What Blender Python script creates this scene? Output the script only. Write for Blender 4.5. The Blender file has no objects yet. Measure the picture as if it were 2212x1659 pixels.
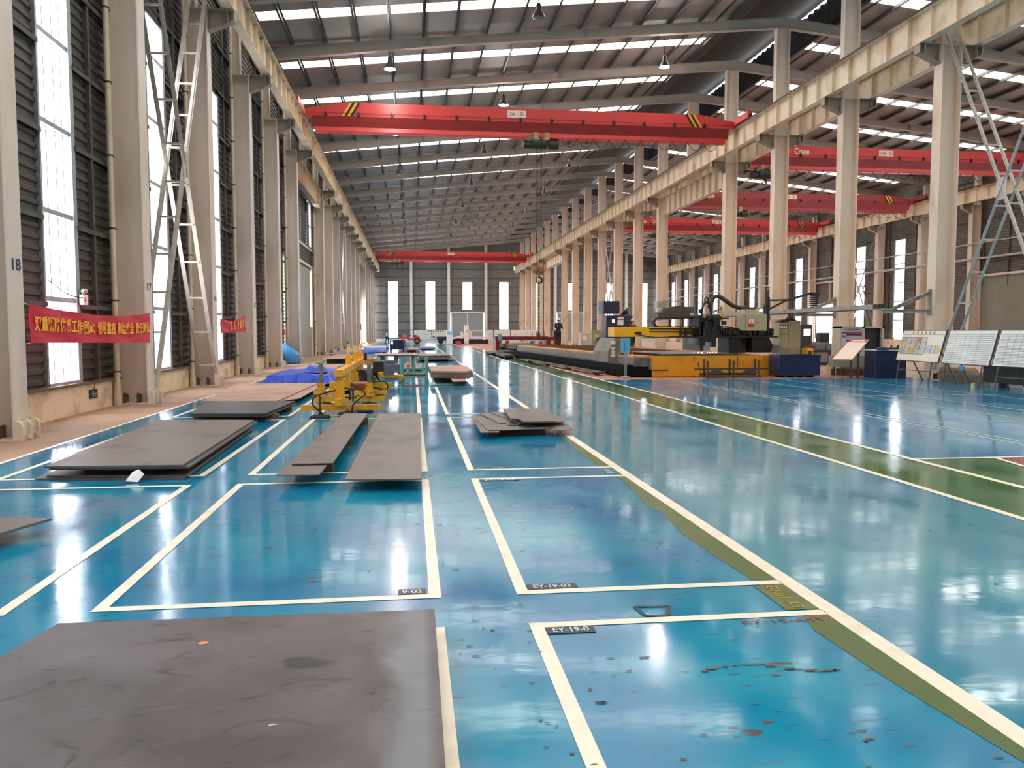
import bpy, bmesh, math, random
from math import sin, cos, pi, radians
from mathutils import Vector, Matrix
random.seed(7)
SC = bpy.context.scene
COL = SC.collection

# ------------------------------------------------------------ camera, sky, exposure
CAM_H = 1.6
cd = bpy.data.cameras.new('camera')
cam = bpy.data.objects.new('camera', cd)
COL.objects.link(cam)
SC.camera = cam
cd.sensor_width = 36.0
cd.lens = 1722.0 / 2212.0 * 36.0
cd.clip_start = 0.05
cd.clip_end = 600
cam.location = (0, 0, CAM_H)
_f = Vector((0.12336573, 0.99019856, -0.06548054))
_r = Vector((0.99232825, -0.12363106, 0.0))
_u = _r.cross(_f)
cam.matrix_world = Matrix(((_r.x, _u.x, -_f.x, 0), (_r.y, _u.y, -_f.y, 0), (_r.z, _u.z, -_f.z, CAM_H), (0, 0, 0, 1)))

w = bpy.data.worlds.new('overcast_sky')
SC.world = w
w.use_nodes = True
bg = w.node_tree.nodes['Background']
bg.inputs[0].default_value = (0.93, 0.96, 1.0, 1)
bg.inputs[1].default_value = 5.0
SC.view_settings.view_transform = 'Standard'
SC.view_settings.look = 'None'
SC.view_settings.gamma = 1.0
SC.view_settings.use_curve_mapping = False
SC.view_settings.exposure = 0.62
try:
    cy = SC.cycles
    cy.use_denoising = True
    cy.max_bounces = 8
    cy.diffuse_bounces = 5
    cy.glossy_bounces = 4
    cy.transmission_bounces = 4
    cy.sample_clamp_indirect = 6.0
    cy.caustics_reflective = False
    cy.caustics_refractive = False
except Exception:
    pass
LIGHT = 7.0   # brightness of the daylight-filled translucent panels

# ------------------------------------------------------------ helpers
def srgb(r, g, b):
    def c(v):
        v /= 255.0
        return v / 12.92 if v <= 0.04045 else ((v + 0.055) / 1.055) ** 2.4
    return (c(r), c(g), c(b), 1)

MATS = {}
def mat(name, col, rough=0.6, metal=0.0, var=0.12, scale=3.0, bump=0.0, bscale=30.0, emit=0.0, dirt=None, stretch=None, spec=0.5):
    """procedural paint/metal with a noise-driven tone variation"""
    if name in MATS:
        return MATS[name]
    m = bpy.data.materials.new(name)
    m.use_nodes = True
    nt = m.node_tree
    b = nt.nodes['Principled BSDF']
    c = srgb(*col)
    b.inputs['Roughness'].default_value = rough
    b.inputs['Metallic'].default_value = metal
    b.inputs['Specular IOR Level'].default_value = spec
    tc = nt.nodes.new('ShaderNodeTexCoord')
    src = tc.outputs['Object']
    if stretch:
        mp = nt.nodes.new('ShaderNodeMapping')
        mp.inputs['Scale'].default_value = stretch
        nt.links.new(src, mp.inputs['Vector'])
        src = mp.outputs['Vector']
    n = nt.nodes.new('ShaderNodeTexNoise')
    n.inputs['Scale'].default_value = scale
    n.inputs['Detail'].default_value = 5
    nt.links.new(src, n.inputs['Vector'])
    r = nt.nodes.new('ShaderNodeValToRGB')
    r.color_ramp.elements[0].position = 0.3
    r.color_ramp.elements[1].position = 0.7
    d = srgb(*dirt) if dirt else tuple(v * (1 - var * 1.6) for v in c[:3]) + (1,)
    r.color_ramp.elements[0].color = d
    r.color_ramp.elements[1].color = tuple(min(1, v * (1 + var)) for v in c[:3]) + (1,)
    if dirt:
        r.color_ramp.elements[0].position = 0.28
        r.color_ramp.elements[1].position = 0.5
    nt.links.new(n.outputs['Fac'], r.inputs['Fac'])
    nt.links.new(r.outputs['Color'], b.inputs['Base Color'])
    if bump:
        n2 = nt.nodes.new('ShaderNodeTexNoise')
        n2.inputs['Scale'].default_value = bscale
        nt.links.new(src, n2.inputs['Vector'])
        bp = nt.nodes.new('ShaderNodeBump')
        bp.inputs['Strength'].default_value = bump
        bp.inputs['Distance'].default_value = 0.02
        nt.links.new(n2.outputs['Fac'], bp.inputs['Height'])
        nt.links.new(bp.outputs['Normal'], b.inputs['Normal'])
    if emit:
        b.inputs['Emission Color'].default_value = c
        b.inputs['Emission Strength'].default_value = emit
    MATS[name] = m
    return m

def glow(name, col, strength):
    m = bpy.data.materials.new(name)
    m.use_nodes = True
    b = m.node_tree.nodes['Principled BSDF']
    b.inputs['Base Color'].default_value = (0.7, 0.7, 0.7, 1)
    b.inputs['Roughness'].default_value = 0.5
    b.inputs['Emission Color'].default_value = srgb(*col)
    b.inputs['Emission Strength'].default_value = strength
    MATS[name] = m
    return m

class MB:
    """collects shapes and links them as ONE mesh object"""
    def __init__(s):
        s.v = []; s.f = []; s.mi = []; s.cur = 0; s.smooth = []
    def _add(s, vs, fs, sm=False):
        o = len(s.v)
        s.v += [tuple(v) for v in vs]
        for f in fs:
            s.f.append([i + o for i in f]); s.mi.append(s.cur); s.smooth.append(sm)
        return s
    def box(s, x0, x1, y0, y1, z0, z1):
        return s._add([(x0,y0,z0),(x1,y0,z0),(x1,y1,z0),(x0,y1,z0),(x0,y0,z1),(x1,y0,z1),(x1,y1,z1),(x0,y1,z1)],
                      [(0,3,2,1),(4,5,6,7),(0,1,5,4),(1,2,6,5),(2,3,7,6),(3,0,4,7)])
    def bevbox(s, x0, x1, y0, y1, z0, z1, b):
        p = [(x0+b,y0),(x1-b,y0),(x1,y0+b),(x1,y1-b),(x1-b,y1),(x0+b,y1),(x0,y1-b),(x0,y0+b)]
        i = [(x0+b,y0+b),(x1-b,y0+b),(x1-b,y0+b),(x1-b,y1-b),(x1-b,y1-b),(x0+b,y1-b),(x0+b,y1-b),(x0+b,y0+b)]
        vs = [(a,c,z0) for a,c in p] + [(a,c,z1-b) for a,c in p] + [(a,c,z1) for a,c in i]
        fs = [tuple(range(7,-1,-1))]
        for k in range(8):
            j = (k+1) % 8
            fs.append((k,j,8+j,8+k)); fs.append((8+k,8+j,16+j,16+k))
        fs.append((16,18,20,22))
        return s._add(vs, fs)
    def quad(s, a, b, c, d):
        return s._add([a,b,c,d], [(0,1,2,3)])
    def prism(s, prof, axis, a0, a1):
        """closed 2D profile extruded along axis: 'x' profile=(y,z); 'y' profile=(x,z); 'z' profile=(x,y)"""
        def P(p, t):
            return (t,p[0],p[1]) if axis=='x' else (p[0],t,p[1]) if axis=='y' else (p[0],p[1],t)
        n = len(prof)
        vs = [P(p,a0) for p in prof] + [P(p,a1) for p in prof]
        fs = [tuple(range(n-1,-1,-1)), tuple(range(n,2*n))]
        for k in range(n):
            j = (k+1) % n
            fs.append((k,j,n+j,n+k))
        return s._add(vs, fs)
    def bar(s, a, b, w, h=None, up=(0,0,1)):
        """rectangular bar from a to b"""
        h = h or w
        a = Vector(a); b = Vector(b); d = (b-a).normalized()
        u = Vector(up)
        if abs(d.dot(u)) > 0.98: u = Vector((0,1,0))
        sd = d.cross(u).normalized(); u = sd.cross(d).normalized()
        vs = []
        for p in (a,b):
            for i,j in ((-1,-1),(1,-1),(1,1),(-1,1)):
                vs.append(p + sd*(i*w/2) + u*(j*h/2))
        return s._add(vs, [(3,2,1,0),(4,5,6,7),(0,1,5,4),(1,2,6,5),(2,3,7,6),(3,0,4,7)])
    def tube(s, pts, r, n=8, r2=None, cap=True):
        pts = [Vector(p) for p in pts]
        k = len(pts)
        rs = r if isinstance(r,(list,tuple)) else [r + ((r2 if r2 is not None else r)-r)*i/max(1,k-1) for i in range(k)]
        vs = []; prev = None
        for i,p in enumerate(pts):
            t = (pts[min(i+1,k-1)] - pts[max(i-1,0)]).normalized()
            if prev is None:
                a = Vector((0,0,1)) if abs(t.z) < 0.9 else Vector((1,0,0))
                u = t.cross(a).normalized()
            else:
                u = (prev - t*prev.dot(t)).normalized()
            prev = u
            v = t.cross(u)
            for j in range(n):
                an = 2*pi*j/n
                vs.append(p + (u*cos(an) + v*sin(an))*rs[i])
        fs = []
        for i in range(k-1):
            for j in range(n):
                fs.append((i*n+j, i*n+(j+1)%n, (i+1)*n+(j+1)%n, (i+1)*n+j))
        s._add(vs, fs, True)
        if cap:
            s._add([vs[j] for j in range(n)], [tuple(range(n-1,-1,-1))])
            s._add([vs[(k-1)*n+j] for j in range(n)], [tuple(range(n))])
        return s
    def cyl(s, c, r, h, n=16, axis='z', r2=None):
        c = Vector(c); d = {'x':Vector((1,0,0)),'y':Vector((0,1,0)),'z':Vector((0,0,1))}[axis]
        return s.tube([c, c+d*h], r, n, r2)
    def lathe(s, c, prof, n=20, axis='z'):
        vs = []; c = Vector(c)
        for r,z in prof:
            for j in range(n):
                a = 2*pi*j/n
                p = (r*cos(a), r*sin(a), z)
                if axis=='x': p = (z, r*cos(a), r*sin(a))
                if axis=='y': p = (r*sin(a), z, r*cos(a))
                vs.append(c + Vector(p))
        fs = []
        for i in range(len(prof)-1):
            for j in range(n):
                fs.append((i*n+j, i*n+(j+1)%n, (i+1)*n+(j+1)%n, (i+1)*n+j))
        return s._add(vs, fs, True)
    def ball(s, c, rx, ry=None, rz=None, n=12, m=8):
        ry = ry or rx; rz = rz or rx
        vs = []
        for i in range(m+1):
            t = pi*i/m
            for j in range(n):
                a = 2*pi*j/n
                vs.append((c[0]+rx*sin(t)*cos(a), c[1]+ry*sin(t)*sin(a), c[2]+rz*cos(t)))
        fs = []
        for i in range(m):
            for j in range(n):
                fs.append((i*n+j,(i+1)*n+j,(i+1)*n+(j+1)%n,i*n+(j+1)%n))
        return s._add(vs, fs, True)
    def hbeam(s, p0, p1, depth, width, tf=0.02, tw=0.012, up=(0,0,1)):
        """I-section along p0->p1, web in the up direction"""
        a = Vector(p0); b = Vector(p1); d = (b-a).normalized(); u = Vector(up)
        sd = d.cross(u).normalized(); u = sd.cross(d).normalized()
        s.bar(a+u*(depth/2-tf/2), b+u*(depth/2-tf/2), width, tf, up)
        s.bar(a-u*(depth/2-tf/2), b-u*(depth/2-tf/2), width, tf, up)
        s.bar(a, b, tw, depth-2*tf, up)
        return s
    def xf(s, M, start=0):
        for i in range(start, len(s.v)):
            s.v[i] = tuple(M @ Vector(s.v[i]))
        return s
    def build(s, name, mats, parent=None, loc=None):
        me = bpy.data.meshes.new(name)
        me.from_pydata(s.v, [], s.f)
        if not isinstance(mats,(list,tuple)): mats = [mats]
        for m in mats: me.materials.append(m)
        me.polygons.foreach_set('material_index', s.mi)
        me.polygons.foreach_set('use_smooth', s.smooth)
        me.update()
        o = bpy.data.objects.new(name, me)
        COL.objects.link(o)
        if parent is not None: o.parent = parent
        if loc is not None: o.location = loc
        return o

def tag(o, label=None, cat=None, group=None, kind=None):
    if label: o['label'] = label
    if cat: o['category'] = cat
    if group: o['group'] = group
    if kind: o['kind'] = kind
    return o

def empty(name, loc=(0,0,0), rz=0.0, label=None, cat=None, group=None, kind=None):
    o = bpy.data.objects.new(name, None)
    COL.objects.link(o)
    o.location = loc
    o.rotation_euler = (0,0,rz)
    return tag(o, label, cat, group, kind)

def dup(root, loc, rz=None, label=None, group=None):
    r = root.copy(); COL.objects.link(r); r.location = loc
    if rz is not None: r.rotation_euler = (0,0,rz)
    if label: r['label'] = label
    if group: r['group'] = group
    for ch in list(root.children):
        c = ch.copy(); COL.objects.link(c); c.parent = r
        for g in list(ch.children):
            d = g.copy(); COL.objects.link(d); d.parent = c
    return r

def text(name, body, size, m, parent, loc, rot, align='CENTER', sx=1.0, ext=0.0015, bold=0.0, shear=0.0):
    cu = bpy.data.curves.new(name, 'FONT')
    cu.body = body; cu.size = size; cu.align_x = align; cu.align_y = 'CENTER'
    cu.extrude = ext; cu.offset = bold; cu.shear = shear
    cu.materials.append(m)
    cu.resolution_u = 4
    o = bpy.data.objects.new(name, cu)
    COL.objects.link(o)
    o.parent = parent
    o.location = loc; o.rotation_euler = rot; o.scale = (sx,1,1)
    return o

ORD = ['zeroth','first','second','third','fourth','fifth','sixth','seventh','eighth','ninth','tenth','eleventh','twelfth','thirteenth','fourteenth','fifteenth','sixteenth','seventeenth','eighteenth','nineteenth','twentieth','twenty-first','twenty-second','twenty-third','twenty-fourth']

# ------------------------------------------------------------ grid of the hall (metres)
Y0 = 12.65; BAY = 6.0
def GY(k): return Y0 + BAY*k
XL = -6.14; XM = 17.4; XR = 41.13     # column rows
WL = -6.62; WR = 41.65                # inner faces of the cladding
YF = 130.65                            # far wall
YB = -11.5                             # wall behind the camera
EAVE = 13.65; SL = 0.1                 # rafter underside at XL rows
def zraf(x): return 14.2 + SL*x if x <= XM else 14.2 + SL*XM - SL*(x-XM)
def zroof(x): return zraf(x) + 0.56

M_BEIGE = mat('beige_paint', (212,194,176), 0.5, var=0.06, scale=1.2, dirt=(194,172,150), stretch=(1,1,0.25))
M_BEIGE2 = mat('beige_paint_stained', (222,200,176), 0.5, var=0.05, scale=1.6, dirt=(202,172,138), stretch=(1,1,0.3))
M_BEAM = mat('beam_paint', (216,196,168), 0.5, var=0.05, scale=0.9, dirt=(184,156,120), stretch=(1,1.3,1))
M_ROOFBEAM = mat('rafter_paint', (172,162,150), 0.6, var=0.08, scale=1)
M_DARK = mat('dark_steel', (52,48,45), 0.6, var=0.2, scale=4)
M_GIRT = mat('girt_steel', (86,78,70), 0.6, var=0.25, scale=3)
M_CLAD_L = mat('corrugated_cladding_brown', (68,60,52), 0.55, var=0.2, scale=2, stretch=(1,0.3,1))
M_CLAD_F = mat('corrugated_cladding_grey', (128,122,116), 0.6, var=0.08, scale=0.8)
M_CLAD_R = mat('corrugated_cladding_right', (104,98,90), 0.6, var=0.12, scale=1)
M_CEIL = mat('ceiling_sheet', (146,140,132), 0.6, var=0.06, scale=0.6, dirt=(130,124,116), stretch=(1,0.5,1))
M_PURLIN = mat('purlin_steel', (66,68,68), 0.5, var=0.2, scale=3)
M_MONITOR = mat('ventilator_sheet', (40,42,44), 0.6, var=0.15, scale=2)
M_PLINTH = mat('plinth_plaster', (226,204,172), 0.85, var=0.04, scale=1.5, dirt=(176,146,112), bump=0.2, bscale=12)
M_FRAME = mat('window_frame_aluminium', (168,170,172), 0.4, metal=0.3, var=0.08)
M_WHITE = mat('white_paint', (226,224,218), 0.45, var=0.04)
M_BLACK = mat('black_steel', (24,23,23), 0.5, var=0.3, scale=6)
M_RUBBER = mat('black_rubber', (20,20,20), 0.7, var=0.2)
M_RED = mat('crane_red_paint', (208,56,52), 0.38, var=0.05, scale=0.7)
M_RED_SHADE = mat('crane_red_shaded', (134,32,30), 0.45, var=0.08, scale=1)  # crane red darkened to paint in the shade on the web below the box
M_YELLOW = mat('yellow_paint', (232,162,18), 0.42, var=0.07, scale=2.5, dirt=(190,124,16))
M_SIGNAL = mat('signal_yellow', (240,170,20), 0.5, var=0.03)
M_PVC = mat('cream_pipe', (214,194,164), 0.4, var=0.07, scale=2)
M_INK = mat('dark_blue_lettering', (28,52,84), 0.6, var=0.1)
M_LINE = mat('cream_line_paint', (240,226,202), 0.35, var=0.04, scale=6, dirt=(224,208,182))
PANE = glow('daylit_translucent_panel', (238,243,255), LIGHT)
PANE2 = glow('daylit_roof_panel', (255,252,246), LIGHT)

# ------------------------------------------------------------ floor
def floor_mat(name, base, base2, chips=0.0, rough=0.1, wave=1.0):
    m = bpy.data.materials.new(name); m.use_nodes = True
    nt = m.node_tree; L = nt.links; b = nt.nodes['Principled BSDF']
    tc = nt.nodes.new('ShaderNodeTexCoord')
    def noise(scale, detail=4, st=None, rough_=0.5):
        n = nt.nodes.new('ShaderNodeTexNoise'); n.inputs['Scale'].default_value = scale
        n.inputs['Detail'].default_value = detail; n.inputs['Roughness'].default_value = rough_
        if st:
            mp = nt.nodes.new('ShaderNodeMapping'); mp.inputs['Scale'].default_value = st
            L.new(tc.outputs['Object'], mp.inputs['Vector']); L.new(mp.outputs['Vector'], n.inputs['Vector'])
        else:
            L.new(tc.outputs['Object'], n.inputs['Vector'])
        return n
    def ramp(n, p0, p1, c0, c1):
        r = nt.nodes.new('ShaderNodeValToRGB'); e = r.color_ramp.elements
        e[0].position = p0; e[1].position = p1; e[0].color = c0; e[1].color = c1
        L.new(n.outputs['Fac'], r.inputs['Fac']); return r
    def mix(f, a, c):
        x = nt.nodes.new('ShaderNodeMix'); x.data_type = 'RGBA'
        L.new(f, x.inputs['Factor'])
        for sock, v in ((6,a),(7,c)):
            if isinstance(v, tuple): x.inputs[sock].default_value = v
            else: L.new(v, x.inputs[sock])
        return x.outputs[2]
    W = (1,1,1,1); K = (0,0,0,1)
    n1 = noise(0.9, 4)
    r1 = ramp(n1, 0.35, 0.65, srgb(*base), srgb(*base2))
    col = r1.outputs['Color']
    if chips:
        # worn-through chips: long in X, short in Y
        n2 = noise(5.0, 3, (0.5, 2.4, 1), 0.6)
        n3 = noise(1.3, 2)
        c2 = ramp(n2, 0.665 - chips*0.035, 0.675 - chips*0.035, K, W)
        c3 = ramp(n3, 0.48, 0.56, K, W)
        mul = nt.nodes.new('ShaderNodeMath'); mul.operation = 'MULTIPLY'
        L.new(c2.outputs['Color'], mul.inputs[0]); L.new(c3.outputs['Color'], mul.inputs[1])
        col = mix(mul.outputs[0], col, srgb(98,84,78))
        # fine scratches
        n4 = noise(16.0, 2, (0.25, 2.4, 1), 0.5)
        c4 = ramp(n4, 0.69, 0.70, K, W)
        mul2 = nt.nodes.new('ShaderNodeMath'); mul2.operation = 'MULTIPLY'
        L.new(c4.outputs['Color'], mul2.inputs[0]); mul2.inputs[1].default_value = 0.6
        col = mix(mul2.outputs[0], col, srgb(46,62,64))
    L.new(col, b.inputs['Base Color'])
    nr = noise(1.6, 4, (1, 0.5, 1))
    mr = nt.nodes.new('ShaderNodeMapRange')
    mr.inputs['From Min'].default_value = 0.35; mr.inputs['From Max'].default_value = 0.65
    mr.inputs['To Min'].default_value = rough*0.6; mr.inputs['To Max'].default_value = rough*1.5
    L.new(nr.outputs['Fac'], mr.inputs['Value'])
    L.new(mr.outputs['Result'], b.inputs['Roughness'])
    nb = noise(3.2, 3, (1, 1.6, 1))
    bp = nt.nodes.new('ShaderNodeBump'); bp.inputs['Strength'].default_value = 0.05*wave; bp.inputs['Distance'].default_value = 0.02
    L.new(nb.outputs['Fac'], bp.inputs['Height']); L.new(bp.outputs['Normal'], b.inputs['Normal'])
    b.inputs['IOR'].default_value = 1.47
    b.inputs['Coat Weight'].default_value = 0.15
    b.inputs['Coat Roughness'].default_value = 0.06
    L.new(bp.outputs['Normal'], b.inputs['Coat Normal'])
    MATS[name] = m
    return m

F_BLUE = floor_mat('turquoise_epoxy', (0,112,158), (24,146,172), chips=0.5, rough=0.125)
F_AISLE = floor_mat('aisle_epoxy', (34,128,156), (60,146,162), chips=0.0, rough=0.115)
F_GREEN = floor_mat('green_epoxy', (30,94,58), (54,112,52), rough=0.14)
F_DEEP = floor_mat('deep_blue_epoxy', (20,122,176), (52,144,172), rough=0.13)
F_BROWN = mat('bare_concrete_strip', (160,128,104), 0.75, var=0.1, scale=1.0, dirt=(128,98,76), bump=0.1, bscale=6)
F_RUST = mat('rusty_red_floor', (176,104,78), 0.5, var=0.1, scale=1.2, dirt=(120,80,60))
F_RED = mat('red_epoxy', (150,52,48), 0.2, var=0.05)

fl = MB()
def fq(x0, x1, y0, y1, mi, z=0.0):
    fl.cur = mi
    fl.quad((x0,y0,z),(x1,y0,z),(x1,y1,z),(x0,y1,z))
XS = [-7.2, -5.0, 2.35, 5.17, 6.22, 42.2]
fq(-7.2,-5.02,YB,YF+0.3,4)
fq(-5.02,2.36,YB,YF+0.3,0)
fq(2.36,5.2,YB,YF+0.3,1)
fq(5.2,6.23,YB,YF+0.3,2)
fq(6.23,42.2,YB,9.23,2)
fq(6.23,42.2,9.23,25.9,3)
fq(6.23,42.2,25.9,YF+0.3,4)
fl.cur = 4
fl.quad((-7.2,YB,-0.25),(-7.2,YF+0.3,-0.25),(42.2,YF+0.3,-0.25),(42.2,YB,-0.25))
floor = fl.build('floor', [F_BLUE, F_AISLE, F_GREEN, F_DEEP, F_BROWN])
tag(floor, 'glossy blue-green epoxy workshop floor with a green walkway and bare brown edge strips', None, None, 'structure')

mk = MB()
Z1 = 0.003
def line(x0, x1, y0, y1, mi=0, z=Z1):
    mk.cur = mi
    mk.quad((x0,y0,z),(x1,y0,z),(x1,y1,z),(x0,y1,z))
def boxl(x0, x1, y0, y1, w=0.075, sides='LRTB'):
    if 'L' in sides: line(x0,x0+w,y0,y1)
    if 'R' in sides: line(x1-w,x1,y0,y1)
    if 'B' in sides: line(x0+w,x1-w,y0,y0+w)
    if 'T' in sides: line(x0+w,x1-w,y1-w,y1)
rows = [(-3.0,4.24),(4.72,8.60),(9.10,14.86),(15.42,23.2),(24.3,33.0),(33.6,42.4),(43,52),(52.6,61.5),(62,72)]
for a,c in rows:
    boxl(-4.50,-2.30,a,c)
    boxl(-1.84,0.16,a,c)
    boxl(0.62,2.40,a,c,sides='LTB')
line(-5.02,-4.95,YB,80)
line(2.32,2.43,YB,112)
line(5.13,5.22,YB,112)
line(6.17,6.27,YB,112)
# green edging beside the aisle line, worn into scallops
mk.cur = 1
ys = [2.4,2.75,3.3,3.95,4.1,4.3,4.7,5.5,6.0,6.7,7.1,7.6,8.6,8.7]
ws = [0.05,0.10,0.16,0.20,0.16,0.06,0.16,0.20,0.22,0.15,0.20,0.14,0.08,0.02]
for i in range(len(ys)-1):
    mk.quad((2.325-ws[i],ys[i],Z1-0.001),(2.325,ys[i],Z1-0.001),(2.325,ys[i+1],Z1-0.001),(2.325-ws[i+1],ys[i+1],Z1-0.001))
mk.quad((2.17,9.1,Z1-0.001),(2.325,9.1,Z1-0.001),(2.325,12.4,Z1-0.001),(2.25,12.4,Z1-0.001))
# far-side zone: white bay lines, yellow cross line, red corner
line(8.78,8.83,2,26.2,2); line(8.55,8.60,2,26.2,2); line(11.1,11.15,12.5,26.2,2); line(12.3,12.35,14,26.2,2); line(14.4,14.45,6,26.2,2)
line(8.83,16.5,18.6,18.65,2); line(8.6,18,12.9,12.95,2)
line(6.27,16.0,9.2,9.28,0)
mk.cur = 3
mk.quad((7.36,9.12,Z1),(7.12,8.0,Z1),(12,8.0,Z1),(12,9.12,Z1))
mk.cur = 0
mk.quad((7.30,9.2,Z1+.001),(7.06,8.0,Z1+.001),(7.13,8.0,Z1+.001),(7.37,9.2,Z1+.001))
# rust-red machine apron around the gantry machines
mk.cur = 4
mk.quad((6.9,27.0,Z1),(7.5,26.3,Z1),(16.6,25.9,Z1),(16.6,29,Z1)); mk.quad((6.29,27.6,Z1),(7.3,26.3,Z1),(8.2,29,Z1),(6.29,43,Z1))
mk.quad((6.29,43,Z1),(8.0,34,Z1),(16,34,Z1),(16,112,Z1)); mk.quad((6.29,43,Z1+.001),(16,112,Z1+.001),(6.29,112,Z1+.001),(6.28,44,Z1+.001))
marks = mk.build('floor_marking', [M_LINE, mat('green_line_paint', (66,88,28), 0.3, var=0.15, scale=5, dirt=(104,92,36)), mat('white_line_paint', (200,210,206), 0.3, var=0.05), F_RED, F_RUST])
tag(marks, 'cream bay outlines and aisle lines painted on the floor', None, None, 'structure')
# stencilled bay numbers
LBK = mat('label_black', (22,26,42), 0.4, var=0.15); LWH = mat('label_white', (214,214,210), 0.4, var=0.1)
def floor_label(x, y, s, wd=0.42, h=0.10):
    b = MB().box(x, x+wd, y, y+h, 0.001, 0.0045).build('bay_number_patch', LBK, marks)
    text('bay_number', s, h*0.86, LWH, b, (x+wd/2, y+h/2, 0.0052), (0,0,0), sx=(wd*0.93/max(0.1,len(s)*h*0.86*0.56)), ext=0.0004, bold=0.0012)
floor_label(0.70, 4.80, 'EY-19-03', 0.30*1.05, 0.10)
floor_label(0.70, 4.065, 'EY-19-0', 0.26, 0.098)
floor_label(-0.10, 4.80, '9-02', 0.17, 0.10)
floor_label(0.71, 8.43, 'EY-19-04', 0.42, 0.09)
floor_label(0.70, 9.18, 'EY-18-01', 0.42, 0.09)
# paint chips worn through to the concrete, thickest in the nearest bays
cp = MB(); rr = random.Random(21)
def chip(x, y, w, d):
    n = 9; pts = []
    for i in range(n):
        a_ = 2*pi*i/n; q = 0.45+0.75*rr.random()
        pts.append((x+w*q*cos(a_), y+d*q*sin(a_), 0.0046))
    cp._add([(x,y,0.0046)]+pts, [(0,i+1,(i+1)%n+1) for i in range(n)])
for i in range(46): chip(rr.uniform(0.75,2.25), rr.uniform(2.5,4.05), rr.uniform(0.008,0.035), rr.uniform(0.003,0.009))
for i in range(26): chip(rr.uniform(0.2,0.7), rr.uniform(2.6,4.6), rr.uniform(0.006,0.022), rr.uniform(0.003,0.008))
for i in range(34): chip(rr.uniform(0.2,2.25), rr.uniform(4.3,8.0), rr.uniform(0.008,0.03), rr.uniform(0.005,0.014))
for i in range(14): chip(rr.uniform(-1.6,0.1), rr.uniform(4.9,7.6), rr.uniform(0.008,0.03), rr.uniform(0.004,0.012))
for i in range(14): chip(rr.uniform(2.6,5.0), rr.uniform(3.6,9.0), rr.uniform(0.01,0.03), rr.uniform(0.004,0.012))
for i in range(16): chip(1.35+0.042*i+rr.uniform(-.01,.01), 3.52+0.06*sin(i*0.35)+rr.uniform(-.015,.015), rr.uniform(0.02,0.045), rr.uniform(0.006,0.016))
tag(cp.build('worn_paint', mat('worn_paint_brown',(104,80,64),0.6,var=0.2,scale=20), marks), None, None, None, 'stuff')
fr_ = MB()
for (a_,b_) in (((1.27,4.42),(1.47,4.41)),((1.47,4.41),(1.42,4.26)),((1.42,4.26),(1.29,4.27)),((1.29,4.27),(1.27,4.42))):
    fr_.bar((a_[0],a_[1],0.004),(b_[0],b_[1],0.004),0.026,0.001)
fr_.build('dark_scuff', mat('scuff_black',(34,58,62),0.5,var=0.3,scale=20), marks)
YT = mat('worn_yellow_stencil', (176,150,60), 0.4, var=0.25, scale=20)
RT = mat('worn_red_stencil', (150,50,52), 0.4, var=0.25, scale=20)
MB().quad((2.12,4.26,.0035),(2.32,4.26,.0035),(2.32,4.70,.0035),(2.12,4.70,.0035)).build('bay_number_patch', mat('olive_patch',(96,104,40),0.35,var=0.2,scale=9), marks)
text('bay_number', 'EY 19 03', 0.10, YT, marks, (2.22,4.48,0.0055), (0,0,pi/2), sx=1.1, ext=0.0004)
text('bay_number', 'EY-19-AW', 0.085, RT, marks, (2.03,4.10,0.0055), (0,0,0), sx=1.3, ext=0.0004)
text('bay_number', 'EY-18', 0.10, LWH, marks, (2.22,8.85,0.0055), (0,0,pi/2), sx=1.0, ext=0.0004)

# ------------------------------------------------------------ cladding, roof, windows
def corr(mb, axis, p, a0, a1, z0, z1, side):
    """corrugated sheet in the plane axis=p, from a0..a1 along the other axis, ribs horizontal; side = direction of the room"""
    prof = []; z = z0; d = 0.035*side
    pts = []
    while z < z1 - 1e-6:
        for dz, off in ((0,0),(0.07,0),(0.1,d),(0.17,d)):
            if z+dz < z1: pts.append((z+dz, off))
        z += 0.2
    pts.append((z1, 0))
    vs = []; fs = []
    for zz, off in pts:
        if axis == 'x': vs += [(p+off,a0,zz),(p+off,a1,zz)]
        else: vs += [(a0,p+off,zz),(a1,p+off,zz)]
    for i in range(len(pts)-1):
        fs.append((2*i,2*i+1,2*i+3,2*i+2))
    mb._add(vs, fs)
    # outer skin gives the sheet thickness
    q = p - 0.06*side
    if axis == 'x': mb.quad((q,a0,z0),(q,a0,z1),(q,a1,z1),(q,a1,z0))
    else: mb.quad((a0,q,z0),(a0,q,z1),(a1,q,z1),(a1,q,z0))

wn = [0]
def window(axis, p, a0, a1, z0, z1, side, rails, label=None, fine=None, mid=True):
    """tall daylit strip window: pane is a translucent sheet, frame has mullions"""
    wn[0] += 1
    root = empty('window_%d' % wn[0], kind='structure')
    if label: root['label'] = label
    def B(mb, u0, u1, d0, d1, zz0, zz1):
        x0, x1 = sorted((p + d0*side, p + d1*side))
        if axis == 'x': mb.box(x0, x1, u0, u1, zz0, zz1)
        else: mb.box(u0, u1, x0, x1, zz0, zz1)
    pb = MB(); B(pb, a0, a1, -0.05, -0.03, z0, z1); pb.build('pane', PANE, root)
    fr = MB(); t = 0.05
    B(fr, a0-0.02, a0+t, -0.06, 0.08, z0, z1); B(fr, a1-t, a1+0.12, -0.06, 0.10, z0, z1)
    B(fr, a0, a1, -0.06, 0.08, z0, z0+t); B(fr, a0, a1, -0.06, 0.08, z1-t, z1)
    for r in rails: B(fr, a0, a1, -0.03, 0.07, r-0.045, r+0.045)
    if mid:
        zt = fine if fine else z1
        [B(fr, a0+(a1-a0)*q-0.016, a0+(a1-a0)*q+0.016, -0.03, 0.0, z0, zt) for q in ((0.5,) if axis=='y' else (0.33,0.62,0.86))]
    fr.build('frame', M_FRAME, root)
    return root

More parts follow.
